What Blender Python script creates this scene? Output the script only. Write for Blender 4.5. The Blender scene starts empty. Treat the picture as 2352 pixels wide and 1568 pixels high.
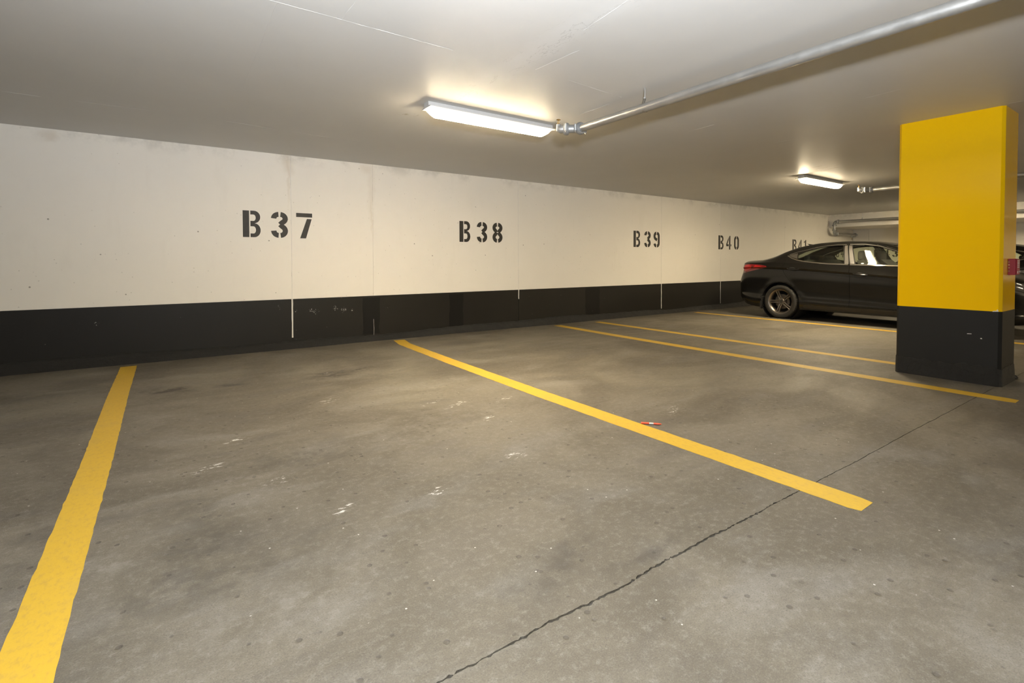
import bpy, bmesh, math, random
import numpy as np
from mathutils import Vector, Matrix
from mathutils.bvhtree import BVHTree

random.seed(7)
S = bpy.context.scene
COL = S.collection
PI = math.pi

# ------------------------------------------------------------------ camera
cd = bpy.data.cameras.new('camera')
cam = bpy.data.objects.new('camera', cd)
COL.objects.link(cam)
S.camera = cam
cd.sensor_fit = 'HORIZONTAL'
cd.sensor_width = 36.0
F_PX, YAW, PITCH, ROLL, CX, CY = 1165.02, 35.9665, 1.3191, 0.0737, 1230.42, 626.07
cd.lens = F_PX * 36.0 / 2352.0
cd.shift_x = (1176.0 - CX) / 2352.0
cd.shift_y = (CY - 784.0) / 2352.0
cd.clip_start = 0.05
cam.location = (0, 0, 1.10)
_y, _p, _r = (math.radians(a) for a in (YAW, PITCH, ROLL))
_f = Vector((math.sin(_y) * math.cos(_p), math.cos(_y) * math.cos(_p), -math.sin(_p)))
_r0 = Vector((math.cos(_y), -math.sin(_y), 0))
_d0 = _f.cross(_r0)
_R = _r0 * math.cos(_r) + _d0 * math.sin(_r)
_D = -_r0 * math.sin(_r) + _d0 * math.cos(_r)
cam.rotation_euler = Matrix((_R, -_D, -_f)).transposed().to_euler()

# ------------------------------------------------------------------ world, lights, exposure
w = bpy.data.worlds.new('world')
S.world = w
w.use_nodes = True
w.node_tree.nodes['Background'].inputs[0].default_value = (1.0, 0.92, 0.8, 1)
w.node_tree.nodes['Background'].inputs[1].default_value = 0.0
S.view_settings.view_transform = 'Standard'
S.view_settings.look = 'None'
S.view_settings.exposure = 0.10
S.view_settings.gamma = 1.0
S.view_settings.use_curve_mapping = False
S.cycles.max_bounces = 6
S.cycles.diffuse_bounces = 3
S.cycles.glossy_bounces = 3
S.cycles.transparent_max_bounces = 12
LAMP_COLOR = (1.0, 0.815, 0.535)
LAMP_POWER = 345.0            # emission of a strip light's lens
# the photographer's flash head, held above the camera
fl = bpy.data.lights.new('flash', 'SPOT')
fl.energy = 1650.0
fl.spot_size = math.radians(178)
fl.spot_blend = 1.0
fl.color = (0.93, 0.97, 1.03)
fl.shadow_soft_size = 0.06
flo = bpy.data.objects.new('flash', fl)
flo.location = (0.12, -0.15, 1.58)
flo.rotation_euler = Vector((0.16, 0.30, 0.78)).to_track_quat('-Z', 'Y').to_euler()
COL.objects.link(flo)

# ------------------------------------------------------------------ object helpers
def link_mesh(name, me, mat=None, parent=None, smooth=False, angle=35):
    me.name = name
    o = bpy.data.objects.new(name, me)
    COL.objects.link(o)
    if mat is not None:
        me.materials.clear()
        me.materials.append(mat)
    if parent is not None:
        o.parent = parent
    if smooth:
        me.polygons.foreach_set('use_smooth', [True] * len(me.polygons))
        me.set_sharp_from_angle(angle=math.radians(angle))
    return o

def tag(o, label=None, cat=None, group=None, kind=None):
    if label: o['label'] = label
    if cat: o['category'] = cat
    if group: o['group'] = group
    if kind: o['kind'] = kind
    return o

def thing(name, loc, label, cat, rz=0.0, group=None):
    o = bpy.data.objects.new(name, None)
    o.empty_display_size = 0.1
    COL.objects.link(o)
    o.location = loc
    o.rotation_euler = (0, 0, rz)
    return tag(o, label, cat, group)

def dup_tree(o, parent=None):
    c = o.copy()
    COL.objects.link(c)
    if parent is not None:
        c.parent = parent
    for ch in list(o.children):
        dup_tree(ch, c)
    return c

class MB:
    def __init__(self):
        self.bm = bmesh.new()

    def box(self, a, b, bevel=0.0, seg=2):
        x0, y0, z0 = (min(a[i], b[i]) for i in range(3))
        x1, y1, z1 = (max(a[i], b[i]) for i in range(3))
        v = [self.bm.verts.new(p) for p in ((x0, y0, z0), (x1, y0, z0), (x1, y1, z0), (x0, y1, z0),
                                           (x0, y0, z1), (x1, y0, z1), (x1, y1, z1), (x0, y1, z1))]
        fs = [self.bm.faces.new([v[i] for i in q]) for q in ((0, 3, 2, 1), (4, 5, 6, 7), (0, 1, 5, 4), (1, 2, 6, 5), (2, 3, 7, 6), (3, 0, 4, 7))]
        if bevel > 0:
            es = list({e for f in fs for e in f.edges})
            bmesh.ops.bevel(self.bm, geom=es, offset=bevel, segments=seg, affect='EDGES', profile=0.5)
        return self

    def prism(self, pts, lo, hi, axis='z'):
        """polygon extruded along an axis; pts are the other two coordinates in order"""
        def P(a, b, c):
            return {'z': (a, b, c), 'x': (c, a, b), 'y': (a, c, b)}[axis]
        lo_v = [self.bm.verts.new(P(a, b, lo)) for a, b in pts]
        hi_v = [self.bm.verts.new(P(a, b, hi)) for a, b in pts]
        n = len(pts)
        fs = [self.bm.faces.new(lo_v[::-1]), self.bm.faces.new(hi_v)]
        for i in range(n):
            fs.append(self.bm.faces.new((lo_v[i], lo_v[(i + 1) % n], hi_v[(i + 1) % n], hi_v[i])))
        bmesh.ops.recalc_face_normals(self.bm, faces=fs)
        return self

    def lathe(self, prof, origin=(0, 0, 0), axis=(0, 0, 1), seg=24, close=False, arc=None):
        """prof = [(radius, height along axis)]"""
        ax = Vector(axis).normalized()
        t = Vector((1, 0, 0)) if abs(ax.x) < 0.9 else Vector((0, 1, 0))
        e1 = (t - ax * t.dot(ax)).normalized()
        e2 = ax.cross(e1)
        o = Vector(origin)
        rings = []
        a0, a1 = arc if arc else (0, 2 * PI)
        n = seg if arc is None else seg + 1
        for r, h in prof:
            if r < 1e-6:
                rings.append([self.bm.verts.new(o + ax * h)])
            else:
                rings.append([self.bm.verts.new(o + ax * h + (e1 * math.cos(a0 + (a1 - a0) * k / seg) + e2 * math.sin(a0 + (a1 - a0) * k / seg)) * r) for k in range(n)])
        pairs = list(zip(rings, rings[1:]))
        if close: pairs.append((rings[-1], rings[0]))
        fs = []
        for A, B in pairs:
            for k in range(seg):
                k2 = (k + 1) % n
                if len(A) == 1 and len(B) == 1: continue
                if len(A) == 1: fs.append(self.bm.faces.new((A[0], B[k2], B[k])))
                elif len(B) == 1: fs.append(self.bm.faces.new((A[k], A[k2], B[0])))
                else: fs.append(self.bm.faces.new((A[k], A[k2], B[k2], B[k])))
        bmesh.ops.recalc_face_normals(self.bm, faces=fs)
        return self

    def cyl(self, a, b, r, seg=20, r2=None):
        a, b = Vector(a), Vector(b)
        L = (b - a).length
        r2 = r if r2 is None else r2
        return self.lathe([(0, 0), (r, 0), (r2, L), (0, L)], a, b - a, seg)

    def tube(self, pts, r, seg=12, caps=True):
        P = [Vector(p) for p in pts]
        rr = r if isinstance(r, (list, tuple)) else [r] * len(P)
        rings = []
        ref = None
        for i, p in enumerate(P):
            d = (P[min(i + 1, len(P) - 1)] - P[max(i - 1, 0)]).normalized()
            if ref is None:
                t = Vector((0, 0, 1)) if abs(d.z) < 0.9 else Vector((1, 0, 0))
                ref = (t - d * t.dot(d)).normalized()
            else:
                ref = (ref - d * ref.dot(d)).normalized()
            e2 = d.cross(ref)
            rings.append([self.bm.verts.new(p + (ref * math.cos(2 * PI * k / seg) + e2 * math.sin(2 * PI * k / seg)) * rr[i]) for k in range(seg)])
        fs = []
        for A, B in zip(rings, rings[1:]):
            for k in range(seg):
                fs.append(self.bm.faces.new((A[k], A[(k + 1) % seg], B[(k + 1) % seg], B[k])))
        if caps:
            fs.append(self.bm.faces.new(rings[0][::-1]))
            fs.append(self.bm.faces.new(rings[-1]))
        bmesh.ops.recalc_face_normals(self.bm, faces=fs)
        return self

    def grid(self, P, flip=False):
        """P: rows of points"""
        V = [[self.bm.verts.new(p) for p in row] for row in P]
        for i in range(len(V) - 1):
            for j in range(len(V[0]) - 1):
                q = (V[i][j], V[i][j + 1], V[i + 1][j + 1], V[i + 1][j])
                self.bm.faces.new(q[::-1] if flip else q)
        return self

    def quad(self, *p):
        self.bm.faces.new([self.bm.verts.new(q) for q in p])
        return self

    def sphere(self, c, r, seg=20, rings=12):
        m = Matrix.Translation(c) @ Matrix.Diagonal((*r, 1)) if isinstance(r, (tuple, list)) else Matrix.Translation(c) @ Matrix.Scale(r, 4)
        bmesh.ops.create_uvsphere(self.bm, u_segments=seg, v_segments=rings, radius=1.0, matrix=m)
        return self

    def mesh(self):
        me = bpy.data.meshes.new('mesh')
        self.bm.to_mesh(me)
        self.bm.free()
        return me

    def obj(self, name, mat, parent=None, smooth=False, angle=35):
        return link_mesh(name, self.mesh(), mat, parent, smooth, angle)

# ------------------------------------------------------------------ material helpers
class NT:
    def __init__(self, name):
        self.m = bpy.data.materials.new(name)
        self.m.use_nodes = True
        self.t = self.m.node_tree
        self.n = self.t.nodes
        self.b = self.n['Principled BSDF']
        self.pos = None
        self.warps = {}

    def P(self):
        if self.pos is None:
            self.pos = self.n.new('ShaderNodeNewGeometry').outputs['Position']
        return self.pos

    def OBJ(self):
        return self.n.new('ShaderNodeTexCoord').outputs['Object']

    def put(self, sock, v):
        if hasattr(v, 'is_linked') or isinstance(v, bpy.types.NodeSocket):
            self.t.links.new(v, sock)
        else:
            sock.default_value = v

    def noise(self, scale, detail=4, rough=0.55, vec=None, stretch=None, dist=0.0, color=False):
        n = self.n.new('ShaderNodeTexNoise')
        n.inputs['Scale'].default_value = scale
        n.inputs['Detail'].default_value = detail
        n.inputs['Roughness'].default_value = rough
        n.inputs['Distortion'].default_value = dist
        v = vec if vec is not None else self.P()
        if stretch:
            mp = self.n.new('ShaderNodeMapping')
            self.t.links.new(v, mp.inputs[0])
            mp.inputs['Scale'].default_value = stretch[:3]
            if len(stretch) > 3: mp.inputs['Rotation'].default_value = (0, 0, stretch[3])
            v = mp.outputs[0]
        self.t.links.new(v, n.inputs['Vector'])
        return n.outputs['Color' if color else 'Fac']

    def voronoi(self, scale, feature='F1', out='Distance', vec=None):
        n = self.n.new('ShaderNodeTexVoronoi')
        n.feature = feature
        n.inputs['Scale'].default_value = scale
        self.t.links.new(vec if vec is not None else self.P(), n.inputs['Vector'])
        return n.outputs[out]

    def math(self, op, a, b=0.0, c=0.0, clamp=False):
        n = self.n.new('ShaderNodeMath')
        n.operation = op
        n.use_clamp = clamp
        for i, v in enumerate((a, b, c)):
            self.put(n.inputs[i], v)
        return n.outputs[0]

    def step(self, v, lo, hi, out0=0.0, out1=1.0):
        n = self.n.new('ShaderNodeMapRange')
        n.interpolation_type = 'SMOOTHSTEP'
        n.clamp = True
        self.put(n.inputs['Value'], v)
        n.inputs['From Min'].default_value = lo
        n.inputs['From Max'].default_value = hi
        n.inputs['To Min'].default_value = out0
        n.inputs['To Max'].default_value = out1
        return n.outputs[0]

    def mix(self, f, a, b, mode='MIX'):
        n = self.n.new('ShaderNodeMix')
        n.data_type = 'RGBA'
        n.blend_type = mode
        self.put(n.inputs[0], f)
        for s, v in ((n.inputs[6], a), (n.inputs[7], b)):
            if isinstance(v, tuple) and len(v) == 3: v = (*v, 1)
            self.put(s, v)
        return n.outputs[2]

    def sep(self, v):
        n = self.n.new('ShaderNodeSeparateXYZ')
        self.t.links.new(v, n.inputs[0])
        return n.outputs

    def ellipse(self, cx, cy, rx, ry, rot=0.0, soft=0.5, warp=None, wamt=0.0, axes=(0, 1)):
        """1 inside, 0 outside a soft ellipse on world coordinates"""
        v = self.P()
        if warp is not None:
            if (id(warp), wamt) not in self.warps:
                n = self.n.new('ShaderNodeVectorMath'); n.operation = 'MULTIPLY_ADD'
                self.t.links.new(warp, n.inputs[0]); n.inputs[1].default_value = (wamt,) * 3; self.t.links.new(v, n.inputs[2])
                s = self.n.new('ShaderNodeVectorMath'); s.operation = 'SUBTRACT'
                self.t.links.new(n.outputs[0], s.inputs[0]); s.inputs[1].default_value = (wamt * .5,) * 3
                self.warps[(id(warp), wamt)] = s.outputs[0]
            v = self.warps[(id(warp), wamt)]
        mp = self.n.new('ShaderNodeMapping'); mp.vector_type = 'TEXTURE'
        self.t.links.new(v, mp.inputs[0])
        if axes == (0, 1):
            mp.inputs['Location'].default_value = (cx, cy, 0)
            mp.inputs['Rotation'].default_value = (0, 0, rot)
            mp.inputs['Scale'].default_value = (rx, ry, 1e6)
        else:
            mp.inputs['Location'].default_value = (cx, 0, cy)
            mp.inputs['Rotation'].default_value = (0, rot, 0)
            mp.inputs['Scale'].default_value = (rx, 1e6, ry)
        l = self.n.new('ShaderNodeVectorMath'); l.operation = 'LENGTH'
        self.t.links.new(mp.outputs[0], l.inputs[0])
        return self.step(l.outputs['Value'], 1.0 - soft, 1.0 + soft, 1.0, 0.0)

    def bump(self, h, strength=0.3, dist=0.01):
        n = self.n.new('ShaderNodeBump')
        n.inputs['Strength'].default_value = strength
        n.inputs['Distance'].default_value = dist
        self.t.links.new(h, n.inputs['Height'])
        self.t.links.new(n.outputs[0], self.b.inputs['Normal'])

    def out(self, color=None, rough=None, metal=None, coat=None, spec=None):
        if color is not None:
            if isinstance(color, tuple) and len(color) == 3: color = (*color, 1)
            self.put(self.b.inputs['Base Color'], color)
        if rough is not None: self.put(self.b.inputs['Roughness'], rough)
        if metal is not None: self.put(self.b.inputs['Metallic'], metal)
        if coat is not None:
            self.b.inputs['Coat Weight'].default_value = coat
            self.b.inputs['Coat Roughness'].default_value = 0.06
        if spec is not None: self.b.inputs['Specular IOR Level'].default_value = spec
        return self.m

def simple(name, c, rough=0.5, metal=0.0, coat=None, vary=0.12, scale=8.0, spec=None):
    t = NT(name)
    n = t.noise(scale, 4)
    lo = tuple(x * (1 - vary) for x in c)
    hi = tuple(min(1, x * (1 + vary)) for x in c)
    return t.out(t.mix(n, lo, hi), rough, metal, coat, spec)

M = {}

def mat_floor():
    t = NT('garage_concrete')
    warp = t.noise(2.2, 2, .6, color=True)
    big = t.noise(.8, 5, .68, dist=.8)
    med = t.noise(2.4, 4, .62, stretch=(.55, 1.3, 1, .25), dist=.5)
    fine = t.noise(30, 6, .82)
    grain = t.noise(190, 2, .8)
    c = t.mix(t.step(big, .36, .64), (.096, .083, .061), (.152, .135, .104))
    c = t.mix(t.math('MULTIPLY', t.step(med, .5, .72), .55), c, (.19, .178, .158))
    c = t.mix(t.math('MULTIPLY', t.step(med, .48, .30), .55), c, (.088, .079, .066))
    c = t.mix(t.math('MULTIPLY', t.step(fine, .48, .70), .42), c, (.27, .255, .23))
    c = t.mix(t.math('MULTIPLY', t.step(fine, .47, .30), .5), c, (.075, .068, .058))
    c = t.mix(t.math('MULTIPLY', t.step(grain, .52, .75), .25), c, (.30, .285, .26))
    c = t.mix(t.math('MULTIPLY', t.step(grain, .48, .30), .6), c, (.07, .064, .056))
    brk_n = t.noise(8, 5, .78)
    brk = t.step(brk_n, .38, .60)
    brk2 = t.step(brk_n, .45, .66)
    # tyre marks, oil spots and pale patches with a shape of their own
    dark = [(1.30, 5.10, .16, .09, .15, 1.3), (1.55, 5.14, .10, .05, .15, 1.3), (-.03, 5.35, .20, .10, -.7, 1.1), (.494, 5.271, .12, .07, 0, 1.1), (3.709, 5.052, .06, .05, 0, .85),
            (.62, 3.05, .36, .12, -.2, .5), (.74, 3.28, .14, .30, .2, .28), (.08, 2.45, .16, .34, .1, .5), (.10, 2.05, .36, .16, .3, .45),
            (1.14, 1.46, .26, .07, .55, .65), (1.43, 1.275, .20, .05, .1, .6), (1.0, 1.30, .18, .05, .1, .35), (3.65, 2.45, .8, .14, .5, .35),
            (-.42, 2.62, .07, .8, .05, .4), (5.2, 4.6, .9, .2, -.2, .4), (4.3, 3.6, .8, .14, .3, .35),
            (2.5, 4.6, .8, .18, .2, .3), (4.6, .7, 1.1, .25, .1, .35), (2.7, .55, .5, .2, .6, .35)]
    acc = None
    for x, y, rx, ry, ro, a in dark:
        k = t.math('MULTIPLY', t.ellipse(x, y, rx, ry, ro, .75, warp, .5), a * 1.1)
        acc = k if acc is None else t.math('MAXIMUM', acc, k)
    c = t.mix(t.math('MULTIPLY', acc, brk, clamp=True), c, (.058, .051, .042))
    light = [(-.172, 2.408, .16, .07, .5, .5), (.29, 2.865, .16, .08, .2, .35), (.35, 1.75, .28, .14, .5, .35), (9.0, 4.6, .14, .5, .05, .5), (3.35, 6.6, .45, .05, .1, .4),
             (1.6, 2.35, .14, .10, .3, .3), (1.9, 4.2, .6, .3, .2, .3), (1.5, 3.2, .7, .35, .3, .25)]
    acc = None
    for x, y, rx, ry, ro, a in light:
        k = t.math('MULTIPLY', t.ellipse(x, y, rx, ry, ro, .85, warp, .5), a * .8)
        acc = k if acc is None else t.math('MAXIMUM', acc, k)
    c = t.mix(t.math('MULTIPLY', acc, brk2), c, (.30, .285, .255))
    # scuffed white spots
    scr = t.noise(26, 3, .75, stretch=(.6, 1.6, 1, .5))
    scm = t.step(scr, .55, .62)
    acc = None
    for x, y, rx, ry in [(1.014, 4.181, .09, .04), (1.787, 3.494, .11, .03), (.332, 3.593, .07, .03), (.163, 3.187, .07, .04), (.436, 2.802, .06, .04), (1.583, 2.375, .05, .05),
                         (1.031, 2.224, .04, .04), (.619, 2.308, .05, .03), (2.995, 2.412, .10, .03), (1.64, 3.646, .10, .02), (1.8, 3.056, .07, .03), (1.25, 5.2, .05, .05), (2.15, 3.4, .1, .03)]:
        k = t.ellipse(x, y, rx, ry, .5, .5)
        acc = k if acc is None else t.math('MAXIMUM', acc, k)
    c = t.mix(t.math('MULTIPLY', t.math('MULTIPLY', acc, scm), .9), c, (.72, .71, .68))
    # pits and bright specks
    vd, vc = t.voronoi(17), t.voronoi(17, out='Color')
    pit = t.math('MULTIPLY', t.step(vd, .20, .11), t.step(t.sep(vc)[0], .62, .66))
    c = t.mix(t.math('MULTIPLY', pit, .55), c, (.055, .048, .04))
    vd2, vc2 = t.voronoi(11), t.voronoi(11, out='Color')
    sp = t.math('MULTIPLY', t.step(vd2, .05, .03), t.step(t.sep(vc2)[1], .52, .54))
    c = t.mix(t.math('MULTIPLY', sp, .75), c, (.62, .60, .56))
    rough = t.step(med, .3, .7, .50, .72)
    h = t.math('ADD', t.math('MULTIPLY', fine, .6), t.math('MULTIPLY', grain, .35))
    h = t.math('SUBTRACT', h, t.math('MULTIPLY', pit, .8))
    t.bump(h, .55, .006)
    return t.out(c, rough, spec=.35)

def mat_ceiling():
    t = NT('painted_concrete_ceiling')
    warp = t.noise(3, 5, .65, color=True)
    a = t.noise(1.3, 5, .6)
    f = t.noise(60, 4, .7)
    c = t.mix(a, (.60, .59, .565), (.67, .66, .635))
    c = t.mix(t.math('MULTIPLY', t.step(f, .6, .8), .2), c, (.78, .76, .72))
    # repaired crack running from the light towards the camera
    band = t.ellipse(1.93, 2.9, .10, 1.15, -.02, .6, warp, .25)
    c = t.mix(t.math('MULTIPLY', band, .35), c, (.74, .74, .73))
    cr = t.math('ABSOLUTE', t.math('SUBTRACT', t.noise(2.3, 5, .7, stretch=(1.5, .45, 1)), .5))
    crk = t.math('MULTIPLY', t.step(cr, .006, .002), band)
    c = t.mix(t.math('MULTIPLY', crk, .45), c, (.36, .35, .33))
    for x, y, rx, ry in [(7.7, 3.5, .30, .25), (1.75, 4.45, .05, .03), (1.85, 4.4, .04, .05)]:
        c = t.mix(t.math('MULTIPLY', t.math('MULTIPLY', t.ellipse(x, y, rx, ry, 0, .5, warp, .2), t.step(t.noise(14, 3, .7, stretch=(1, .3, 1)), .5, .65)), .6), c, (.36, .32, .24))
    t.bump(t.math('ADD', t.math('MULTIPLY', a, 1.2), t.math('MULTIPLY', f, .12)), .25, .01)
    return t.out(c, .48, spec=.4)

def mat_wall():
    t = NT('cream_wall_paint')
    a = t.noise(.9, 5, .6)
    f = t.noise(45, 4, .7)
    s = t.noise(5, 4, .6, stretch=(1, 1, .25))
    z = t.sep(t.P())[2]
    c = t.mix(a, (.80, .765, .695), (.87, .84, .77))
    c = t.mix(t.math('MULTIPLY', t.step(s, .55, .75), .10), c, (.62, .58, .50))
    # blotchy grey darkening towards the top, then brownish stains
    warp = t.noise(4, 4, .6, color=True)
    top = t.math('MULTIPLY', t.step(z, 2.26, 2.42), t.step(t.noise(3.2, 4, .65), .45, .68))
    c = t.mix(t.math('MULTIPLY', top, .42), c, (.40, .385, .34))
    for x, zz, rx, rz, am in [(1.25, 2.32, .08, .10, .45), (1.245, 2.1, .02, .25, .35), (2.28, 2.1, .06, .35, .22), (2.29, 1.7, .02, .25, .28), (2.2, 2.36, .08, .06, .35), (-.95, 2.36, .08, .04, .5)]:
        c = t.mix(t.math('MULTIPLY', t.ellipse(x, zz, rx * .7, rz, 0, .8, warp, .16, axes=(0, 2)), am * .55), c, (.46, .36, .22))
    # pin holes and small knocks
    vd, vc = t.voronoi(5.5), t.voronoi(5.5, out='Color')
    pin = t.math('MULTIPLY', t.step(vd, .055, .035), t.step(t.sep(vc)[0], .42, .44))
    c = t.mix(t.math('MULTIPLY', pin, .75), c, (.22, .20, .16))
    vd2, vc2 = t.voronoi(13), t.voronoi(13, out='Color')
    pin2 = t.math('MULTIPLY', t.math('MULTIPLY', t.step(vd2, .09, .05), t.step(t.sep(vc2)[1], .76, .79)), t.step(a, .44, .52))
    c = t.mix(t.math('MULTIPLY', pin2, .4), c, (.35, .32, .27))
    t.bump(t.math('SUBTRACT', t.math('ADD', t.math('MULTIPLY', a, .8), t.math('MULTIPLY', f, .12)), t.math('MULTIPLY', pin, .5)), .2, .01)
    return t.out(c, .55, spec=.35)

def mat_black(name='black_dado_paint', base=(.0125, .0115, .0092), chips=None, amount=.76, rough=False):
    t = NT(name)
    a = t.noise(1.1, 4, .6)
    f = t.noise(70, 4, .7)
    c = t.mix(a, tuple(x * .75 for x in base), tuple(x * 1.45 for x in base))
    vd, vc = t.voronoi(16), t.voronoi(16, out='Color')
    sp = t.math('MULTIPLY', t.step(vd, .06, .035), t.step(t.sep(vc)[0], amount + .12, amount + .13))
    c = t.mix(t.math('MULTIPLY', sp, .5), c, (.32, .30, .27))
    if chips:
        ch = t.step(t.noise(60, 3, .7), .58, .62)
        for x, z, r in chips:
            c = t.mix(t.math('MULTIPLY', t.ellipse(x, z, r, r, 0, .5, axes=(0, 2)), ch), c, (.62, .60, .55))
    if rough:
        g = t.noise(28, 8, .75, dist=.6)
        c = t.mix(t.math('MULTIPLY', t.step(g, .60, .70), .6), c, (.04, .039, .037))
        t.bump(g, .9, .02)
        return t.out(c, .55, spec=.4)
    t.bump(t.math('ADD', t.math('MULTIPLY', a, .5), t.math('MULTIPLY', f, .25)), .25, .008)
    return t.out(c, .5, spec=.28)

def mat_line():
    t = NT('yellow_line_paint')
    a = t.noise(3.0, 5, .65)
    f = t.noise(55, 5, .75, stretch=(1, .5, 1))
    c = t.mix(a, (.47, .295, .026), (.59, .38, .040))
    c = t.mix(t.math('MULTIPLY', t.step(f, .47, .70), .5), c, (.36, .24, .06))
    c = t.mix(t.math('MULTIPLY', t.step(t.noise(3.0, 6, .7), .5, .72), .5), c, (.42, .28, .06))
    t.bump(f, .25, .004)
    return t.out(c, .55, spec=.35)

def mat_pillar_yellow():
    t = NT('yellow_pillar_paint')
    a = t.noise(1.2, 4, .6)
    f = t.noise(40, 4, .7)
    c = t.mix(a, (.95, .555, .001), (.98, .595, .002))
    vd, vc = t.voronoi(9), t.voronoi(9, out='Color')
    sp = t.math('MULTIPLY', t.step(vd, .05, .03), t.step(t.sep(vc)[0], .72, .74))
    c = t.mix(t.math('MULTIPLY', sp, .6), c, (.30, .19, .02))
    t.bump(t.math('ADD', t.math('MULTIPLY', a, .6), t.math('MULTIPLY', f, .15)), .25, .008)
    return t.out(c, .14, spec=.4)

def mat_emit(name, color, strength):
    m = bpy.data.materials.new(name)
    m.use_nodes = True
    b = m.node_tree.nodes['Principled BSDF']
    b.inputs['Base Color'].default_value = (.9, .9, .88, 1)
    b.inputs['Emission Color'].default_value = (*color, 1)
    # a prismatic lens throws most of its light straight down, little sideways
    t = m.node_tree
    g = t.nodes.new('ShaderNodeNewGeometry')
    sx = t.nodes.new('ShaderNodeSeparateXYZ')
    mr = t.nodes.new('ShaderNodeMapRange')
    ng = t.nodes.new('ShaderNodeMath'); ng.operation = 'MULTIPLY'; ng.inputs[1].default_value = -1.0; ng.use_clamp = True
    pw = t.nodes.new('ShaderNodeMath'); pw.operation = 'POWER'; pw.inputs[1].default_value = 3.0
    t.links.new(sx.outputs['Z'], ng.inputs[0])
    t.links.new(ng.outputs[0], pw.inputs[0])
    mr.inputs['To Min'].default_value = strength * .022
    mr.inputs['To Max'].default_value = strength
    t.links.new(g.outputs['True Normal'], sx.inputs[0])
    t.links.new(pw.outputs[0], mr.inputs['Value'])
    t.links.new(mr.outputs[0], b.inputs['Emission Strength'])
    return m

def mat_glass(name, tint, refl=0.045):
    m = bpy.data.materials.new(name)
    m.use_nodes = True
    t = m.node_tree
    t.nodes.clear()
    o = t.nodes.new('ShaderNodeOutputMaterial')
    mx = t.nodes.new('ShaderNodeMixShader')
    tr = t.nodes.new('ShaderNodeBsdfTransparent')
    gl = t.nodes.new('ShaderNodeBsdfGlossy')
    lw = t.nodes.new('ShaderNodeLayerWeight')
    pw = t.nodes.new('ShaderNodeMath'); pw.operation = 'POWER'; pw.inputs[1].default_value = 5.0
    fr = t.nodes.new('ShaderNodeMath'); fr.operation = 'MULTIPLY_ADD'; fr.inputs[1].default_value = .9; fr.inputs[2].default_value = refl
    lw.inputs['Blend'].default_value = .5
    t.links.new(lw.outputs['Facing'], pw.inputs[0])
    t.links.new(pw.outputs[0], fr.inputs[0])
    nz = t.nodes.new('ShaderNodeTexNoise')
    mr = t.nodes.new('ShaderNodeMapRange')
    nz.inputs['Scale'].default_value = 6
    mr.inputs['To Min'].default_value = .02
    mr.inputs['To Max'].default_value = .05
    t.links.new(nz.outputs['Fac'], mr.inputs['Value'])
    t.links.new(mr.outputs[0], gl.inputs['Roughness'])
    tr.inputs[0].default_value = (*tint, 1)
    gl.inputs[0].default_value = (1, 1, 1, 1)
    t.links.new(fr.outputs[0], mx.inputs[0])
    t.links.new(tr.outputs[0], mx.inputs[1])
    t.links.new(gl.outputs[0], mx.inputs[2])
    t.links.new(mx.outputs[0], o.inputs[0])
    return m

def mat_galv():
    t = NT('galvanised_steel')
    a = t.noise(9, 5, .7)
    s = t.noise(3, 4, .65, stretch=(14, 1, 14))
    sc = t.step(s, .60, .72)
    c = t.mix(a, (.34, .34, .33), (.50, .50, .485))
    c = t.mix(t.math('MULTIPLY', sc, .5), c, (.68, .68, .67))
    t.bump(a, .12, .003)
    return t.out(c, t.step(a, .3, .7, .32, .48), .78)

CHIPS = [(-.61, .45, .016), (1.11, .53, .018), (1.80, .48, .03), (1.90, .45, .03), (1.49, .47, .02), (1.55, .45, .03), (2.02, .44, .02), (1.31, .47, .012), (.1, .47, .008)]
M['floor'] = mat_floor()
M['ceiling'] = mat_ceiling()
M['wall'] = mat_wall()
M['dado'] = mat_black(chips=CHIPS)
M['dado_patch'] = mat_black('darker_touch_up_paint', (.0045, .0042, .0036))
M['cant'] = mat_black('rough_black_cove', (.017, .0168, .016), rough=True)
M['line'] = mat_line()
M['pillar_yellow'] = mat_pillar_yellow()
M['pillar_black'] = mat_black('black_pillar_paint', (.0115, .0118, .0118), amount=.80)
M['stencil'] = simple('black_stencil_paint', (.030, .027, .022), .6, vary=.5, scale=14)
M['caulk'] = simple('white_joint_sealant', (.74, .72, .67), .5, vary=.1, scale=20)
M['gap'] = simple('dark_joint', (.05, .044, .036), .9, vary=.4, scale=30)
M['slab_edge'] = simple('raw_concrete', (.10, .09, .075), .9, vary=.3, scale=30)
M['lens'] = mat_emit('lit_strip_lens', LAMP_COLOR, LAMP_POWER)
M['fixture'] = simple('light_grey_plastic', (.50, .49, .47), .45, vary=.05)
M['galv'] = mat_galv()
M['coupling'] = simple('grey_cast_iron', (.33, .34, .34), .45, .55, vary=.2, scale=25)
M['bolt'] = simple('zinc_bolt', (.55, .54, .52), .35, .85)
M['brass'] = simple('tarnished_brass', (.34, .22, .08), .42, .85, vary=.25, scale=40)
M['red'] = simple('red_enamel', (.34, .018, .03), .42, vary=.1)
M['white_print'] = simple('white_print', (.75, .72, .70), .5, vary=.05)
M['paint'] = simple('black_car_paint', (.0052, .005, .0046), .19, 0.0, None, vary=.1, spec=.5)
M['black_plastic'] = simple('black_plastic', (.012, .012, .012), .55, vary=.2)
M['gloss_black'] = simple('satin_black_trim', (.035, .032, .028), .30, vary=.15, coat=.5)
M['chrome'] = simple('bright_trim', (.62, .60, .56), .22, 1.0, vary=.05)
M['tyre'] = simple('tyre_rubber', (.013, .012, .0105), .7, vary=.25, scale=30)
M['rim'] = simple('bronze_grey_alloy', (.20, .18, .16), .33, .9, vary=.1)
M['disc'] = simple('brake_disc', (.16, .14, .12), .5, .9)
M['glass'] = mat_glass('side_glass', (.93, .955, .90))
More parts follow.
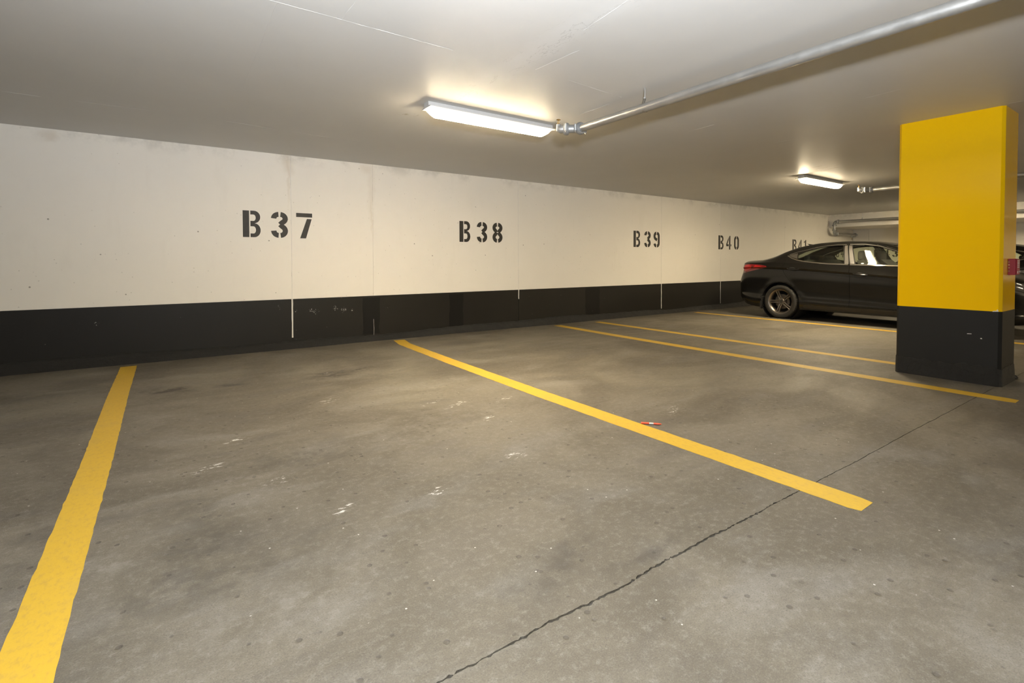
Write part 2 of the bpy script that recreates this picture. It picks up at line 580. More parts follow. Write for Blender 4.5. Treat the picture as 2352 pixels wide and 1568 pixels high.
M['glass_dark'] = mat_glass('tinted_glass', (.86, .89, .84))
M['red_lens'] = simple('red_tail_lens', (.42, .008, .012), .12, vary=.1, coat=1.0)
M['red_dark'] = simple('dark_red_tail_lens', (.14, .004, .007), .12, vary=.1, coat=1.0)
M['lamp_clear'] = simple('headlamp_lens', (.10, .10, .10), .12, .0, vary=.1, coat=1.0)
M['seat'] = simple('dark_seat_fabric', (.020, .019, .017), .8, vary=.3, scale=40)
M['orange'] = simple('orange_plastic', (.80, .10, .03), .35, vary=.08)
M['sticker'] = simple('pale_sticker', (.55, .58, .52), .5)

# ------------------------------------------------------------------ the garage shell
H = 2.429
XL, XR, YB, YF = -7.5, 17.30, 6.992, -7.5
WALL = YB

# floor: two slabs with a ragged control joint between them
JY = 1.203
def joint_width(x):
    if x < -.2: return .004
    if x < 2.45: return .0045 + .0045 * math.exp(-((x - 1.35) / .75) ** 2)
    return .0045
xs = sorted(set([XL + .5 * i for i in range(int((XR - XL) / .5) + 1)] + [-.4 + .011 * i for i in range(330)] + [3.24 + .03 * i for i in range(100)] + [XR + .3, XL - .3]))
edge_n, edge_f = [], []
wob = 0.0
for x in xs:
    wob = wob * .94 + random.gauss(0, .0009)
    fine = -1 <= x <= 6.2
    wd = joint_width(x)
    j = wd * (.55 if x < 2.5 else .2) if fine else 0
    edge_n.append((x, JY + wob - wd / 2 + random.gauss(0, j * .6)))
    edge_f.append((x, JY + wob + wd / 2 + random.gauss(0, j * .6)))
def slab(name, edge, y_out, flip):
    mb = MB()
    mb.grid([[(x, y_out, 0) for x, _ in edge], [(x, y, 0) for x, y in edge]], flip=flip)
    mb.grid([[(x, y, 0) for x, y in edge], [(x, y, -.022) for x, y in edge]], flip=flip)
    return mb
mb = MB()
mb.grid([[(x, YF - .3, 0) for x, _ in edge_n], [(x, y, 0) for x, y in edge_n]], flip=True)
mb.grid([[(x, y, 0) for x, y in edge_n], [(x, y, -.02) for x, y in edge_n]], flip=True)
mb.grid([[(x, y, -.02) for x, y in edge_f], [(x, y, 0) for x, y in edge_f]], flip=True)
mb.grid([[(x, y, 0) for x, y in edge_f], [(x, YB + .3, 0) for x, _ in edge_f]], flip=True)
floor = tag(mb.obj('floor', M['floor']), 'stained grey concrete garage floor with a control joint', kind='structure')
mb = MB()
mb.grid([[(x, JY - .08, -.007) for x in (XL, XR)], [(x, JY + .08, -.007) for x in (XL, XR)]], flip=True)
tag(mb.obj('joint_filler', M['gap'], floor), 'dark filler in the floor control joint')

# ceiling
ceil = tag(MB().box((XL - .3, YF - .3, H), (XR + .3, YB + .3, H + .25)).obj('ceiling', M['ceiling']), 'painted concrete ceiling with faint formwork lines', kind='structure')
RIDGES = [((0.474, 2.910), (0.487, 4.654)), ((0.421, 2.907), (0.795, 2.910)), ((0.795, 2.910), (0.804, 2.3)), ((0.795, 2.910), (1.474, 2.918)),
          ((-1.340, 5.68), (-0.804, 5.674)), ((-0.60, 5.664), (-.1, 5.63)), ((0.471, 5.636), (.9, 5.69)), ((1.05, 5.70), (1.795, 5.77)), ((2.394, 2.90), (3.004, 2.95)), ((3.054, 3.533), (3.044, 3.129)),
          ((4.592, 2.393), (4.613, 2.031)), ((4.644, 1.809), (4.625, 1.549)), ((4.359, 3.323), (4.337, 3.010)), ((5.790, 1.155), (5.805, .4)),
          ((7.883, 3.865), (7.899, 3.319)), ((1.962, 2.231), (1.908, 1.730)), ((2.089, 2.878), (2.120, 2.453)), ((5.567, 3.072), (5.563, 2.825))]
for (a, b) in RIDGES:
    n = max(3, int(math.dist(a, b) / .05))
    d = Vector((b[0] - a[0], b[1] - a[1], 0)).normalized()
    s = Vector((-d.y, d.x, 0))
    rows = [[], [], []]
    for i in range(n + 1):
        p = Vector((a[0], a[1], H)).lerp(Vector((b[0], b[1], H)), i / n) + s * random.gauss(0, .0015)
        wd = .0018 * random.uniform(.4, 1.3)
        k = .0010 * random.uniform(.3, 1.4)
        rows[0].append(p - s * wd + Vector((0, 0, .0003)))
        rows[1].append(p - Vector((0, 0, k)))
        rows[2].append(p + s * wd + Vector((0, 0, .0003)))
    MB().grid(rows).obj('formwork_ridge', M['ceiling'], ceil)

# back wall: backing, cast panels between joints, black dado below
wall = tag(MB().box((XL - .3, WALL + .02, -.3), (XR + .3, WALL + .3, H + .02)).obj('wall_back', M['gap']), 'long cream back wall with black dado and stencilled bay numbers', kind='structure')
DADO = .623
JOINTS = [1.269, 2.299, 4.722, 8.297, 10.361, 13.204]
bounds = [XL - .1] + JOINTS + [XR + .1]
for i in range(len(bounds) - 1):
    g = .004 if i else 0
    a, b = bounds[i] + (.0035 if i else 0), bounds[i + 1] - .0035
    if i == 1: b = bounds[2] - .0008
    if i == 2: a = bounds[2] + .0008
    MB().box((a, WALL, DADO), (b, WALL + .03, H + .01), .002, 1).obj('wall_panel', M['wall'], wall)
    MB().box((a, WALL - .0015, -.05), (b, WALL + .03, DADO), .0008, 1).obj('dado_panel', M['dado'], wall)
# sealant that fills the joints
def strip(x, z0, z1, wd, mat, name, y=WALL - .004):
    n = max(4, int((z1 - z0) / .06))
    rows = [[], [], [], []]
    for i in range(n + 1):
        z = z0 + (z1 - z0) * i / n
        xx = x + random.gauss(0, .0012)
        k = wd / 2 * random.uniform(.8, 1.15)
        rows[0].append((xx - k, WALL + .004, z)); rows[1].append((xx - k * .6, y, z)); rows[2].append((xx + k * .6, y, z)); rows[3].append((xx + k, WALL + .004, z))
    return MB().grid(rows, flip=True).obj(name, mat, wall, True, 60)
for x, zlow in ((1.269, .135), (4.722, .470), (8.297, .11), (10.361, .115)):
    strip(x, DADO - .002, H, .009, M['caulk'], 'joint_sealant', WALL + .0005)
    strip(x, zlow, DADO, .021 if x < 10 else .016, M['caulk'], 'joint_sealant', WALL - .006)
strip(13.204, DADO, H, .008, M['caulk'], 'joint_sealant', WALL + .001)
strip(2.299, .02, .30, .005, M['caulk'], 'joint_sealant', WALL - .003)
for a, b in ((2.157, 2.386), (3.454, 3.683), (6.205, 6.553)):
    pts = [(a + random.uniform(-.01, .01), .10), (b + random.uniform(-.01, .01), .10)] + [(b + random.gauss(0, .006), .1 + .5 * (k / 6)) for k in range(1, 7)] + [(a + random.gauss(0, .006), .6 - .5 * (k / 6)) for k in range(0, 6)]
    MB().prism(pts, WALL - .0028, WALL - .001, 'y').obj('touch_up_patch', M['dado_patch'], wall)

# rough black cove along the foot of the wall
rows = [[] for _ in range(6)]
nx = 420
ph = [random.uniform(0, 6) for _ in range(6)]
for i in range(nx + 1):
    x = XL + (XR - XL) * i / nx
    hgt = .100 + .016 * math.sin(x * .9 + ph[0]) + .008 * math.sin(x * 3.1 + ph[1]) + random.gauss(0, .003)
    dep = .062 + .008 * math.sin(x * 1.3 + ph[2]) + .006 * math.sin(x * 4.3 + ph[3]) + random.gauss(0, .003)
    prof = [(0.0, hgt + .004), (.012, hgt), (dep * .45 + .008, hgt * .72), (dep * .72 + .004, hgt * .42), (dep * .94, hgt * .14), (dep, -.004)]
    for k, (d, z) in enumerate(prof):
        rows[k].append((x, WALL - d + random.gauss(0, .0022) * (k not in (0,)), z + random.gauss(0, .0022) * (k not in (0, 5))))
tag(MB().grid(rows).obj('baseboard_back', M['cant'], None, True, 70), 'rough black mortar cove along the foot of the back wall', kind='structure')

# right wall, the deep beam against it, and the walls outside the frame
wr = tag(MB().box((XR, YF - .3, -.3), (XR + .3, YB + .1, H + .02)).obj('wall_right', M['gap']), 'far cream end wall with black dado behind the cars', kind='structure')
yb_ = [YF, -2.0, 2.2, 6.55, WALL]
for a, b in zip(yb_, yb_[1:]):
    MB().box((XR - .03, a + .003, DADO), (XR + .01, b - .003, H + .01), .002, 1).obj('wall_panel', M['wall'], wr)
    MB().box((XR - .0315, a + .003, -.05), (XR + .01, b - .003, DADO), .001, 1).obj('dado_panel', M['dado'], wr)
XBM = 15.70
tag(MB().box((XBM, YF - .2, 2.062), (XR + .02, WALL + .01, H + .02), .012, 2).obj('trim_1', M['wall']), 'deep cream downstand beam along the far end wall', kind='structure')
tag(MB().box((XL - .3, YF - .3, -.3), (XL, YB + .3, H + .02)).obj('wall_left', M['wall']), 'cream wall at the left end of the garage', kind='structure')
tag(MB().box((XL - .3, YF - .3, -.3), (XR + .3, YF, H + .02)).obj('wall_front', M['wall']), 'cream wall across the driving aisle', kind='structure')

# ------------------------------------------------------------------ stencilled bay numbers
def arc(cx, cy, rx, ry, a0, a1, n=12):
    return [(cx + rx * math.cos(math.radians(a0 + (a1 - a0) * i / n)), cy + ry * math.sin(math.radians(a0 + (a1 - a0) * i / n))) for i in range(n + 1)]
TH = .19
def glyph(c):
    """strokes on a cell 0.6 wide, 1 high: ('r', polyline, thickness) or ('p', polygon)"""
    t = TH; h = t / 2
    L, Rr, mid, g = h, .6 - h, .30, .035
    rx = (Rr - L) / 2
    top_r = [(mid + g, 1 - h)] + arc(mid + .03, .745, rx - .03, .255 - h, 90, -62, 12)[1:]
    bot_r = arc(mid + .03, .27, rx - .03, .27 - h, 62, -90, 12)[:-1] + [(mid + g, h)]
    if c == 'B':
        s = .255
        up_o = [(s, 1), (.38, 1)] + arc(.38, .765, .21, .235, 90, -75, 12) + [(.40, .51), (s, .51)]
        up_i = [(s, .855), (.36, .855)] + arc(.36, .735, .075, .12, 90, -90, 12) + [(.33, .615), (s, .615)]
        dn_o = [(s, .51), (.40, .51)] + arc(.385, .265, .215, .265, 75, -90, 12) + [(.34, 0), (s, 0)]
        dn_i = [(s, .41), (.35, .41)] + arc(.36, .275, .08, .135, 90, -90, 12) + [(.33, .14), (s, .14)]
        return [('p', [(0, 0), (.215, 0), (.215, 1), (0, 1)]), ('g', up_o, up_i), ('g', dn_o, dn_i)]
    if c == '3':
        return [('r', arc(mid - .03, .745, rx - .03, .255 - h, 180, 95, 8) + [(mid - g, 1 - h)], t), ('r', top_r + [(mid + .02, .515)], t), ('r', [(mid + .02, .515)] + bot_r, t),
                ('r', [(mid - g, h)] + arc(mid - .03, .27, rx - .03, .27 - h, 265, 180, 8), t)]
    if c == '7':
        return [('p', [(.0, .84), (.6, .84), (.6, 1), (.0, 1)]), ('p', [(.14, 0), (.36, 0), (.58, .775), (.40, .775)])]
    if c == '8':
        out = [('r', top_r + [(mid + g + .03, .515)], t), ('r', [(mid + g + .03, .515)] + bot_r, t)]
        return out + [('r', [(.6 - x, y) for x, y in s[1]], t) for s in out]
    if c == '9':
        return [('r', [(mid + g, 1 - h), (mid + .10, .98 - h)] + arc(mid + .03, .72, rx - .03, .20, 50, 0, 6) + [(Rr, .28)] + arc(mid + .03, .27, rx - .03, .27 - h, 0, -85, 9) + [(mid + g, h)], t),
                ('r', [(mid - g, 1 - h)] + arc(mid - .03, .715, rx - .03, .285 - h, 95, 255, 12) + [(mid + .04, .47)], t), ('r', [(mid - g, h)] + arc(mid - .03, .27, rx - .03, .27 - h, 265, 190, 8), t)]
    if c == '0':
        r_ = [(mid + g, 1 - h)] + arc(mid + .03, .70, rx - .03, .30 - h, 85, 0, 8) + [(Rr, .30)] + arc(mid + .03, .30, rx - .03, .30 - h, 0, -85, 8) + [(mid + g, h)]
        return [('r', r_, t), ('r', [(.6 - x, y) for x, y in r_], t)]
    if c == '4':
        return [('p', [(.34, 0), (.50, 0), (.50, 1), (.40, 1), (.34, .86)]), ('p', [(0, .24), (.30, .24), (.30, .38), (.15, .38), (.30, .72), (.30, .92), (0, .38)]), ('p', [(.53, .24), (.62, .24), (.62, .38), (.53, .38)])]
    if c == '1':
        return [('p', [(.22, 0), (.40, 0), (.40, 1), (.30, 1), (.22, .90)]), ('p', [(.06, .72), (.19, .80), (.19, .93), (.06, .84)])]
    if c == '2':
        return [('r', [(L, .70)] + arc(mid, .74, rx, .26 - h, 170, 100, 8), t), ('r', arc(mid, .74, rx, .26 - h, 82, -20, 8) + [(L + .02, .20)], t), ('p', [(0, 0), (.6, 0), (.6, .155), (0, .155)])]
    return []

def ribbon2d(pts, th):
    n = len(pts)
    A, B = [], []
    for i in range(n):
        a = Vector(pts[max(i - 1, 0)]); b = Vector(pts[min(i + 1, n - 1)])
        d = (b - a)
        d = d.normalized() if d.length > 1e-9 else Vector((1, 0))
        nn = Vector((-d.y, d.x)) * th / 2
        p = Vector(pts[i])
        A.append(p + nn); B.append(p - nn)
    return A, B

def bay_number(text, xpos, z0, hgt, wid, plane, parent):
    """xpos: left edge of every character along the wall; plane: (a, z, lift) -> world point"""
    mb = MB()
    kk = 0
    for ch, x0 in zip(text, xpos):
        for s in glyph(ch):
            kk += 1
            lift = .0009 + .00012 * (kk % 5)
            m = lambda p: plane(x0 + p[0] / .6 * wid, z0 + p[1] * hgt, lift)
            if s[0] == 'p':
                mb.bm.faces.new([mb.bm.verts.new(m(p)) for p in s[1]])
            elif s[0] == 'g':
                mb.grid([[m(p) for p in s[1]], [m(p) for p in s[2]]])
            else:
                A, B = ribbon2d(s[1], s[2])
                mb.grid([[m(p) for p in A], [m(p) for p in B]])
    return tag(mb.obj('bay_number', M['stencil'], parent), 'black stencilled bay number ' + text)
back = lambda a, z, l: (a, WALL - l - .0006, z)
bay_number('B37', (.736, 1.040, 1.326), 1.393, .320, .190, back, wall)
bay_number('B38', (3.629, 3.933, 4.219), 1.396, .320, .188, back, wall)
bay_number('B39', (7.463, 7.775, 8.051), 1.376, .322, .190, back, wall)
bay_number('B40', (10.270, 10.576, 10.892), 1.364, .322, .200, back, wall)
bay_number('B41', (13.596, 13.905, 14.20), 1.350, .322, .210, back, wall)
bay_number('B42', (16.15, 16.45, 16.75), 1.20, .30, .19, back, wall)
bay_number('B43', (-6.40, -6.15, -5.93), 1.205, .225, .15, lambda a, z, l: (XR - .031 - l, -a, z), wr)

# ------------------------------------------------------------------ yellow bay lines painted on the floor
def bay_line(pts, wd, label, round_end=True):
    P = []
    for a, b in zip(pts, pts[1:]):
        n = max(2, int(math.dist(a, b) / .05))
        P += [Vector(a).lerp(Vector(b), i / n) for i in range(n)]
    P.append(Vector(pts[-1]))
    A, B = [], []
    n = len(P)
    for i, p in enumerate(P):
        d = (P[min(i + 1, n - 1)] - P[max(i - 1, 0)]).normalized()
        s = Vector((-d.y, d.x))
        k = wd / 2 + random.gauss(0, .0012)
        k2 = wd / 2 + random.gauss(0, .0012)
        if round_end and i == n - 1: k -= .014; k2 -= .014
        if round_end and i == n - 2: k -= .002; k2 -= .002
        A.append(p + s * k); B.append(p - s * k2)
    z = .0012
    mb = MB()
    mb.grid([[(q.x, q.y, -.0005) for q in A], [(q.x, q.y, z) for q in A], [(q.x, q.y, z) for q in B], [(q.x, q.y, -.0005) for q in B]], flip=False)
    bmesh.ops.recalc_face_normals(mb.bm, faces=mb.bm.faces)
    if sum(f.normal.z * f.calc_area() for f in mb.bm.faces) < 0:
        bmesh.ops.reverse_faces(mb.bm, faces=mb.bm.faces)
    return tag(mb.obj('bay_line', M['line'], floor), label)
bay_line([(-.345, 6.80), (-.345, 5.4), (-.330, 3.6), (-.329, 2.0), (-.318, .95)], .136, 'yellow bay line along the left side of bay B37')
bay_line([(2.60, 6.83), (2.535, 6.45), (2.500, 5.0), (2.487, 3.4), (2.50, 1.9), (2.515, .945)], .152, 'yellow bay line running from B38 to its rounded free end')
bay_line([(5.375, 6.775), (5.345, 5.5), (5.335, 3.5), (5.34, 2.0), (5.345, .975)], .148, 'yellow bay line crossing in front of the pillar')
bay_line([(6.27, 6.745), (6.275, 4.5), (6.28, 1.98)], .135, 'yellow bay line running up to the pillar')
bay_line([(9.122, 6.75), (9.125, 4.0), (9.125, .97)], .13, 'yellow bay line beside the parked black car')
bay_line([(11.95, 6.75), (11.95, .97)], .13, 'yellow bay line between the two black cars')

# ------------------------------------------------------------------ pillar
PX0, PX1, PY0, PY1 = 5.826, 6.285, 1.175, 1.957
pil = thing('pillar', (PX0, PY0, 0), 'square concrete pillar painted yellow above and black below', 'pillar')
W_, D_ = PX1 - PX0, PY1 - PY0
c_ = .022
def oct_(e=0.0, c=c_):
    return [(c - e * .4, -e), (W_ - c + e * .4, -e), (W_ + e, c - e * .4), (W_ + e, D_ - c + e * .4), (W_ - c + e * .4, D_ + e), (c - e * .4, D_ + e), (-e, D_ - c + e * .4), (-e, c - e * .4)]
MB().prism(oct_(), .655, H + .005).obj('shaft', M['pillar_yellow'], pil)
tag(MB().prism(oct_(.0015), -.01, .655).obj('base', M['pillar_black'], pil), 'black painted lower part')
# rough mortar skirt round the foot
mb = MB()
base = oct_(.004)
loop = []
for i in range(8):
    a, b = Vector(base[i]), Vector(base[(i + 1) % 8])
    n = max(1, int((b - a).length / .03))
    loop += [a.lerp(b, k / n) for k in range(n)]
cen = Vector((W_ / 2, D_ / 2))
rws = [[], [], [], []]
for p in loop:
    o = (p - cen).normalized()
    hh = .155 + random.gauss(0, .007)
    rws[0].append((p.x, p.y, hh + .004))
    for k, (e, z) in enumerate(((.0015, hh - .01), (.004, hh * .5), (.005, -.004))):
        q = p + o * (e + random.gauss(0, .0013))
        rws[k + 1].append((q.x, q.y, z + (random.gauss(0, .004) if k < 2 else 0)))
for r_ in rws: r_.append(r_[0])
mb.grid(rws, flip=True).obj('mortar_skirt', M['cant'], pil, True, 60)
# crazed paint on the skirt and flaked paint at the yellow edge
for k in range(6):
    y0 = .16 + .05 * k
    pts = [(-.0055, y0 + .015 * i, .10 - .012 * k + random.gauss(0, .005) + .02 * math.sin(k * 2.1)) for i in range(4)]
    MB().tube(pts, .0018, 5).obj('peeling_edge', M['pillar_black'], pil)
MB().prism([(.02, .655), (.035, .655), (.033, .668), (.027, .676), (.022, .664)], -.0025, -.0005, 'x').obj('bare_chip', M['white_print'], pil)
MB().prism([(.03, .655), (.06, .652), (.058, .659), (.035, .662)], -.0028, -.001, 'x').obj('bare_chip', M['white_print'], pil)
MB().prism([(.20, .44), (.232, .438), (.23, .443), (.20, .445)], -.003, -.001, 'x').obj('bare_chip', M['white_print'], pil)
MB().prism([(.125, .405), (.137, .404), (.139, .412), (.13, .414)], -.003, -.001, 'x').obj('bare_chip', M['white_print'], pil)

rub = MB().sphere((PX1 + .075, PY0 + .02, .010), (.055, .03, .022), 18, 10)
for v in rub.bm.verts: v.co += Vector((random.gauss(0, .004), random.gauss(0, .004), random.gauss(0, .003)))
tag(rub.obj('mortar_lump', M['cant']), 'dark lump of mortar on the floor at the pillar foot', 'debris')

# red box on the pillar
rb = thing('alarm_box', (5.998, PY0, .972), 'small red wall box with white lettering on the yellow pillar', 'alarm box')
MB().box((0, -.052, 0), (.102, 0, .143), .004).obj('housing', M['red'], rb)
MB().box((.004, -.060, .004), (.098, -.0522, .139), .003).obj('cover', M['red'], rb)
for k, (z, n) in enumerate(((.118, 6), (.100, 8), (.082, 7), (.064, 7))):
    mb = MB()
    for i in range(n):
        a = .014 + .072 * i / n
        mb.box((a, -.0606, z), (a + .006, -.0601, z + .010))
    tag(mb.obj('lettering', M['white_print'], rb), 'small white lettering', kind='stuff')
MB().box((.012, -.0607, .014), (.034, -.0601, .034)).obj('label_plate', M['white_print'], rb)
MB().cyl((.07, -.06, .028), (.07, -.068, .028), .008, 14).obj('keyhole', M['bolt'], rb, True)
for z in (.03, .06, .085, .11):
    MB().box((-.0012, -.012, z), (.0005, -.001, z + .008)).obj('worn_edge', M['brass'], rb)

# ------------------------------------------------------------------ strip lights
LX = 1.262
def strip_light(xc, yc, label):
    t = thing('strip_light', (xc, yc, H), label, 'ceiling light', group='strip lights on the ceiling')
    h = LX / 2
    body = [(-.044, 0), (-.048, -.034), (-.088, -.042), (-.088, -.048), (.088, -.048), (.088, -.042), (.048, -.034), (.044, 0)]
    MB().prism(body, -h, h, 'x').obj('housing', M['fixture'], t)
    mb = MB()
    prof = [(-.068, -.047), (-.064, -.072), (-.056, -.094), (-.040, -.106), (0, -.110), (.040, -.106), (.056, -.094), (.064, -.072), (.068, -.047)]
    xsn = [(-h + .004, .12), (-h + .030, .62), (-h + .070, 1), (h - .070, 1), (h - .030, .62), (h - .004, .12)]
    rows = [[(x, y * (.9 + .1 * k), -.049 + (z + .049) * k) for y, z in prof] for x, k in xsn]
    mb.grid(rows, flip=True)
    mb.bm.faces.new([v for v in list(mb.bm.verts)[:9]])
    mb.bm.faces.new([v for v in list(mb.bm.verts)[-9:]][::-1])
    bmesh.ops.recalc_face_normals(mb.bm, faces=mb.bm.faces)
    mb.obj('lens', M['lens'], t, True, 50)
    for s in (-1, 1):
        MB().prism([(y * 1.0, z) for y, z in body], s * h, s * (h + .022), 'x').obj('end_cap', M['fixture'], t)
    return t
strip_light(2.425, 4.00, 'lit strip light beside the nearest sprinkler pipe')
strip_light(8.640, 3.98, 'lit strip light above the parked black car')
strip_light(14.60, 3.98, 'lit strip light hidden behind the pillar')
for k, (x, nm) in enumerate(((8.64, 'left'), (14.0, 'right'))):  # unseen lamps added to brighten the far right end of the garage
    strip_light(x, -3.2, nm + ' added strip light over the driving aisle, unseen behind the camera')

# ------------------------------------------------------------------ sprinkler pipes
def coupling(parent, c, axis, r):
    a = Vector(axis).normalized()
    c = Vector(c)
    side = Vector((0, 0, 1)).cross(a)
    if side.length < .1: side = Vector((1, 0, 0))
    side.normalize()
    mb = MB()
    L = .024
    mb.lathe([(r, -L), (r + .013, -L), (r + .020, -L * .5), (r + .021, 0), (r + .020, L * .5), (r + .013, L), (r, L)], c, a, 24, close=True)
    up = a.cross(side)
    o = mb.obj('coupling', M['coupling'], parent, True, 40)
    for s in (-1, 1):
        p = c + side * s * (r + .024)
        MB().cyl(p - up * .026, p + up * .026, .013, 10).obj('coupling_lug', M['coupling'], o, True)
        p = c + side * s * (r + .027)
        mb = MB()
        mb.lathe([(0, -.042), (.0048, -.042), (.0048, -.033), (.009, -.033), (.009, -.025), (.0048, -.025), (.0048, .026), (.009, .026), (.009, .032), (.0048, .032), (.0048, .036), (0, .036)], p, up, 8)
        mb.obj('bolt', M['bolt'], o, True)
    return o

def sprinkler(parent, p, up=1):
    """upright (+1) or pendent (-1) head rising from p"""
    p = Vector(p)
    u = Vector((0, 0, up))
    mb = MB()
    mb.cyl(p, p + u * .012, .012, 6)
    mb.cyl(p + u * .012, p + u * .020, .009, 12)
    for s in (-1, 1):
        mb.tube([p + u * .018 + Vector((s * .008, 0, 0)), p + u * .028 + Vector((s * .012, 0, 0)), p + u * .040 + Vector((s * .010, 0, 0)), p + u * .050 + Vector((s * .002, 0, 0))], .0026, 8)
    mb.cyl(p + u * .020, p + u * .048, .003, 8)
    mb.cyl(p + u * .048, p + u * .053, .006, 10)
    o = mb.obj('sprinkler_head', M['brass'], parent, True)
    mb = MB()
    mb.lathe([(0, .053), (.016, .054), (.020, .051), (.020, .053), (.016, .0565), (0, .056)], p, u, 20)
    mb.obj('deflector', M['brass'], o, True)
    return o

def hanger(parent, p, r):
    """swivel ring hanger on a threaded rod from the ceiling"""
    p = Vector(p)
    mb = MB()
    n = 22
    pts = []
    for k in range(n + 1):
        a = -PI / 2 + 2 * PI * k / n
        pts.append(a)
    rr = r + .0025
    ring = [Vector((rr * math.cos(PI * .72 - (2 * PI - PI * .56 + .28) * k / n + .14), 0, rr * math.sin(PI * .72 - (2 * PI - PI * .56 + .28) * k / n + .14))) for k in range(n + 1)]
    top = Vector((0, 0, r + .038))
    path = [top + Vector((-.008, 0, 0))] + ring + [top + Vector((.008, 0, 0))]
    A = [(q.x + p.x, p.y - .006, q.z + p.z) for q in path]
    B = [(q.x + p.x, p.y + .006, q.z + p.z) for q in path]
    mb.grid([A, B])
    bmesh.ops.solidify(mb.bm, geom=list(mb.bm.faces), thickness=.002)
    o = mb.obj('hanger_ring', M['galv'], parent, True)
    mb = MB()
    mb.cyl(p + top - Vector((0, 0, .006)), p + top + Vector((0, 0, .006)), .012, 6)
    mb.obj('nut', M['bolt'], o)
    mb = MB()
    mb.cyl(p + top, (p.x, p.y, H + .01 - parent.location.z), .0048, 10)
    mb.obj('rod', M['bolt'], o, True)
    return o

def branch_pipe(x, y_end, z, r, head, label, hang, up_to):
    t = thing('sprinkler_pipe', (x, y_end, z), label, 'pipe', group='sprinkler branch pipes')
    MB().cyl((0, 0, 0), (0, YF + .0 - y_end, 0), r, 28).obj('pipe', M['galv'], t, True)
    hx, hy = head
    d = Vector((hx, hy, 0)).normalized()
    MB().tube([(0, -.03, 0), (0, .012, 0), (hx * .25, hy * .35, 0), (hx * .6, hy * .66, 0), (hx * .95, hy * .95, 0)], r * 1.04, 18).obj('offset_elbow', M['coupling'], t, True)
    coupling(t, (0, .004, 0), (0, 1, 0), r)
    coupling(t, (hx * .66, hy * .72, 0), d, r)
    ex = Vector((hx, hy, 0))
    MB().tube([ex - d * .035, ex - d * .01 + Vector((0, 0, -.003)), ex + d * .008 + Vector((0, 0, .004)), ex + d * .012 + Vector((0, 0, .018)), ex + d * .012 + Vector((0, 0, .034))], [r * 1.0, r * 1.05, r * .95, r * .6, r * .52], 18).obj('head_elbow', M['coupling'], t, True)
    MB().cyl(ex + d * .012 + Vector((0, 0, .030)), ex + d * .012 + Vector((0, 0, .042)), .019, 16).obj('bushing', M['coupling'], t, True)
    sprinkler(t, ex + d * .012 + Vector((0, 0, .036)) - Vector((0, 0, .004)))
    for y in hang:
        hanger(t, (0, y - y_end, 0), r)
    return t
branch_pipe(2.992, 3.44, 2.279, .0345, (-.131, .131), 'long grey sprinkler pipe over bay B38 ending at the nearest strip light', (2.69, -1.2), None)
branch_pipe(9.47, 3.56, 2.272, .034, (-.13, .13), 'far grey sprinkler pipe over the parked black car', (2.2, -1.5), None)

# sprinkler run along the beam and down at the corner
ra = thing('corner_pipe', (15.59, 6.80, 2.215), 'sprinkler pipe along the far beam that drops at the wall corner', 'pipe')
r = .036
MB().cyl((0, -.07, 0), (0, YF - 6.8, 0), r, 24).obj('pipe', M['galv'], ra, True)
MB().tube([(0, -.09, 0), (0, -.03, -.003), (0, 0, -.03), (0, .006, -.09)], r * 1.06, 16).obj('elbow', M['coupling'], ra, True)
MB().cyl((0, .006, -.07), (0, .006, -.26), r, 20).obj('drop', M['galv'], ra, True)
MB().tube([(0, .006, -.24), (.004, .006, -.31), (.03, .006, -.336), (.10, .006, -.338)], r * 1.06, 16).obj('elbow', M['coupling'], ra, True)
MB().cyl((.09, .006, -.338), (1.45, .006, -.338), r, 20).obj('pipe', M['galv'], ra, True)
coupling(ra, (0, -.10, 0), (0, 1, 0), r)
coupling(ra, (0, .006, -.10), (0, 0, 1), r)
coupling(ra, (0, .006, -.235), (0, 0, 1), r)
coupling(ra, (.11, .006, -.338), (1, 0, 0), r)
coupling(ra, (1.36, .006, -.338), (1, 0, 0), r)
MB().cyl((1.14, .006, -.37), (1.14, .006, -.43), .02, 14).obj('nipple', M['coupling'], ra, True)
sprinkler(ra, (1.14, .006, -.43), -1)
hanger(ra, (0, -.72, 0), r)
hanger(ra, (0, -4.2, 0), r)

# ------------------------------------------------------------------ marker on the floor
a = math.atan2(2.2375 - 2.3372, 2.6623 - 2.5723)
pen = thing('marker_pen', (2.573, 2.336, .0066), 'orange marker pen lying on the floor beside the yellow line', 'pen', a)
MB().lathe([(0, 0), (.0060, 0), (.0066, .002), (.0066, .050), (.0062, .054)], (0, 0, 0), (1, 0, 0), 14).obj('cap', M['orange'], pen, True)
tag(MB().lathe([(.0062, .052), (.0062, .083)], (0, 0, 0), (1, 0, 0), 14).obj('band', M['white_print'], pen, True), 'white printed band')
MB().lathe([(.0062, .081), (.0062, .112), (.0048, .124), (.0022, .134), (0, .135)], (0, 0, 0), (1, 0, 0), 14).obj('barrel', M['orange'], pen, True)

# ------------------------------------------------------------------ the sedan
def pchip(xs, ys):
    xs, ys = np.array(xs, float), np.array(ys, float)
    h = np.diff(xs); d = np.diff(ys) / h
    m = np.zeros_like(ys)
    for i in range(1, len(xs) - 1):
        if d[i - 1] * d[i] > 0:
            w1, w2 = 2 * h[i] + h[i - 1], h[i] + 2 * h[i - 1]
            m[i] = (w1 + w2) / (w1 / d[i - 1] + w2 / d[i])
    m[0], m[-1] = d[0], d[-1]
    def f(x):
        x = min(max(x, xs[0]), xs[-1])
        i = min(max(int(np.searchsorted(xs, x)) - 1, 0), len(h) - 1)
        t = (x - xs[i]) / h[i]
        return float((2 * t**3 - 3 * t**2 + 1) * ys[i] + (t**3 - 2 * t**2 + t) * h[i] * m[i] + (-2 * t**3 + 3 * t**2) * ys[i + 1] + (t**3 - t**2) * h[i] * m[i + 1])
    return f
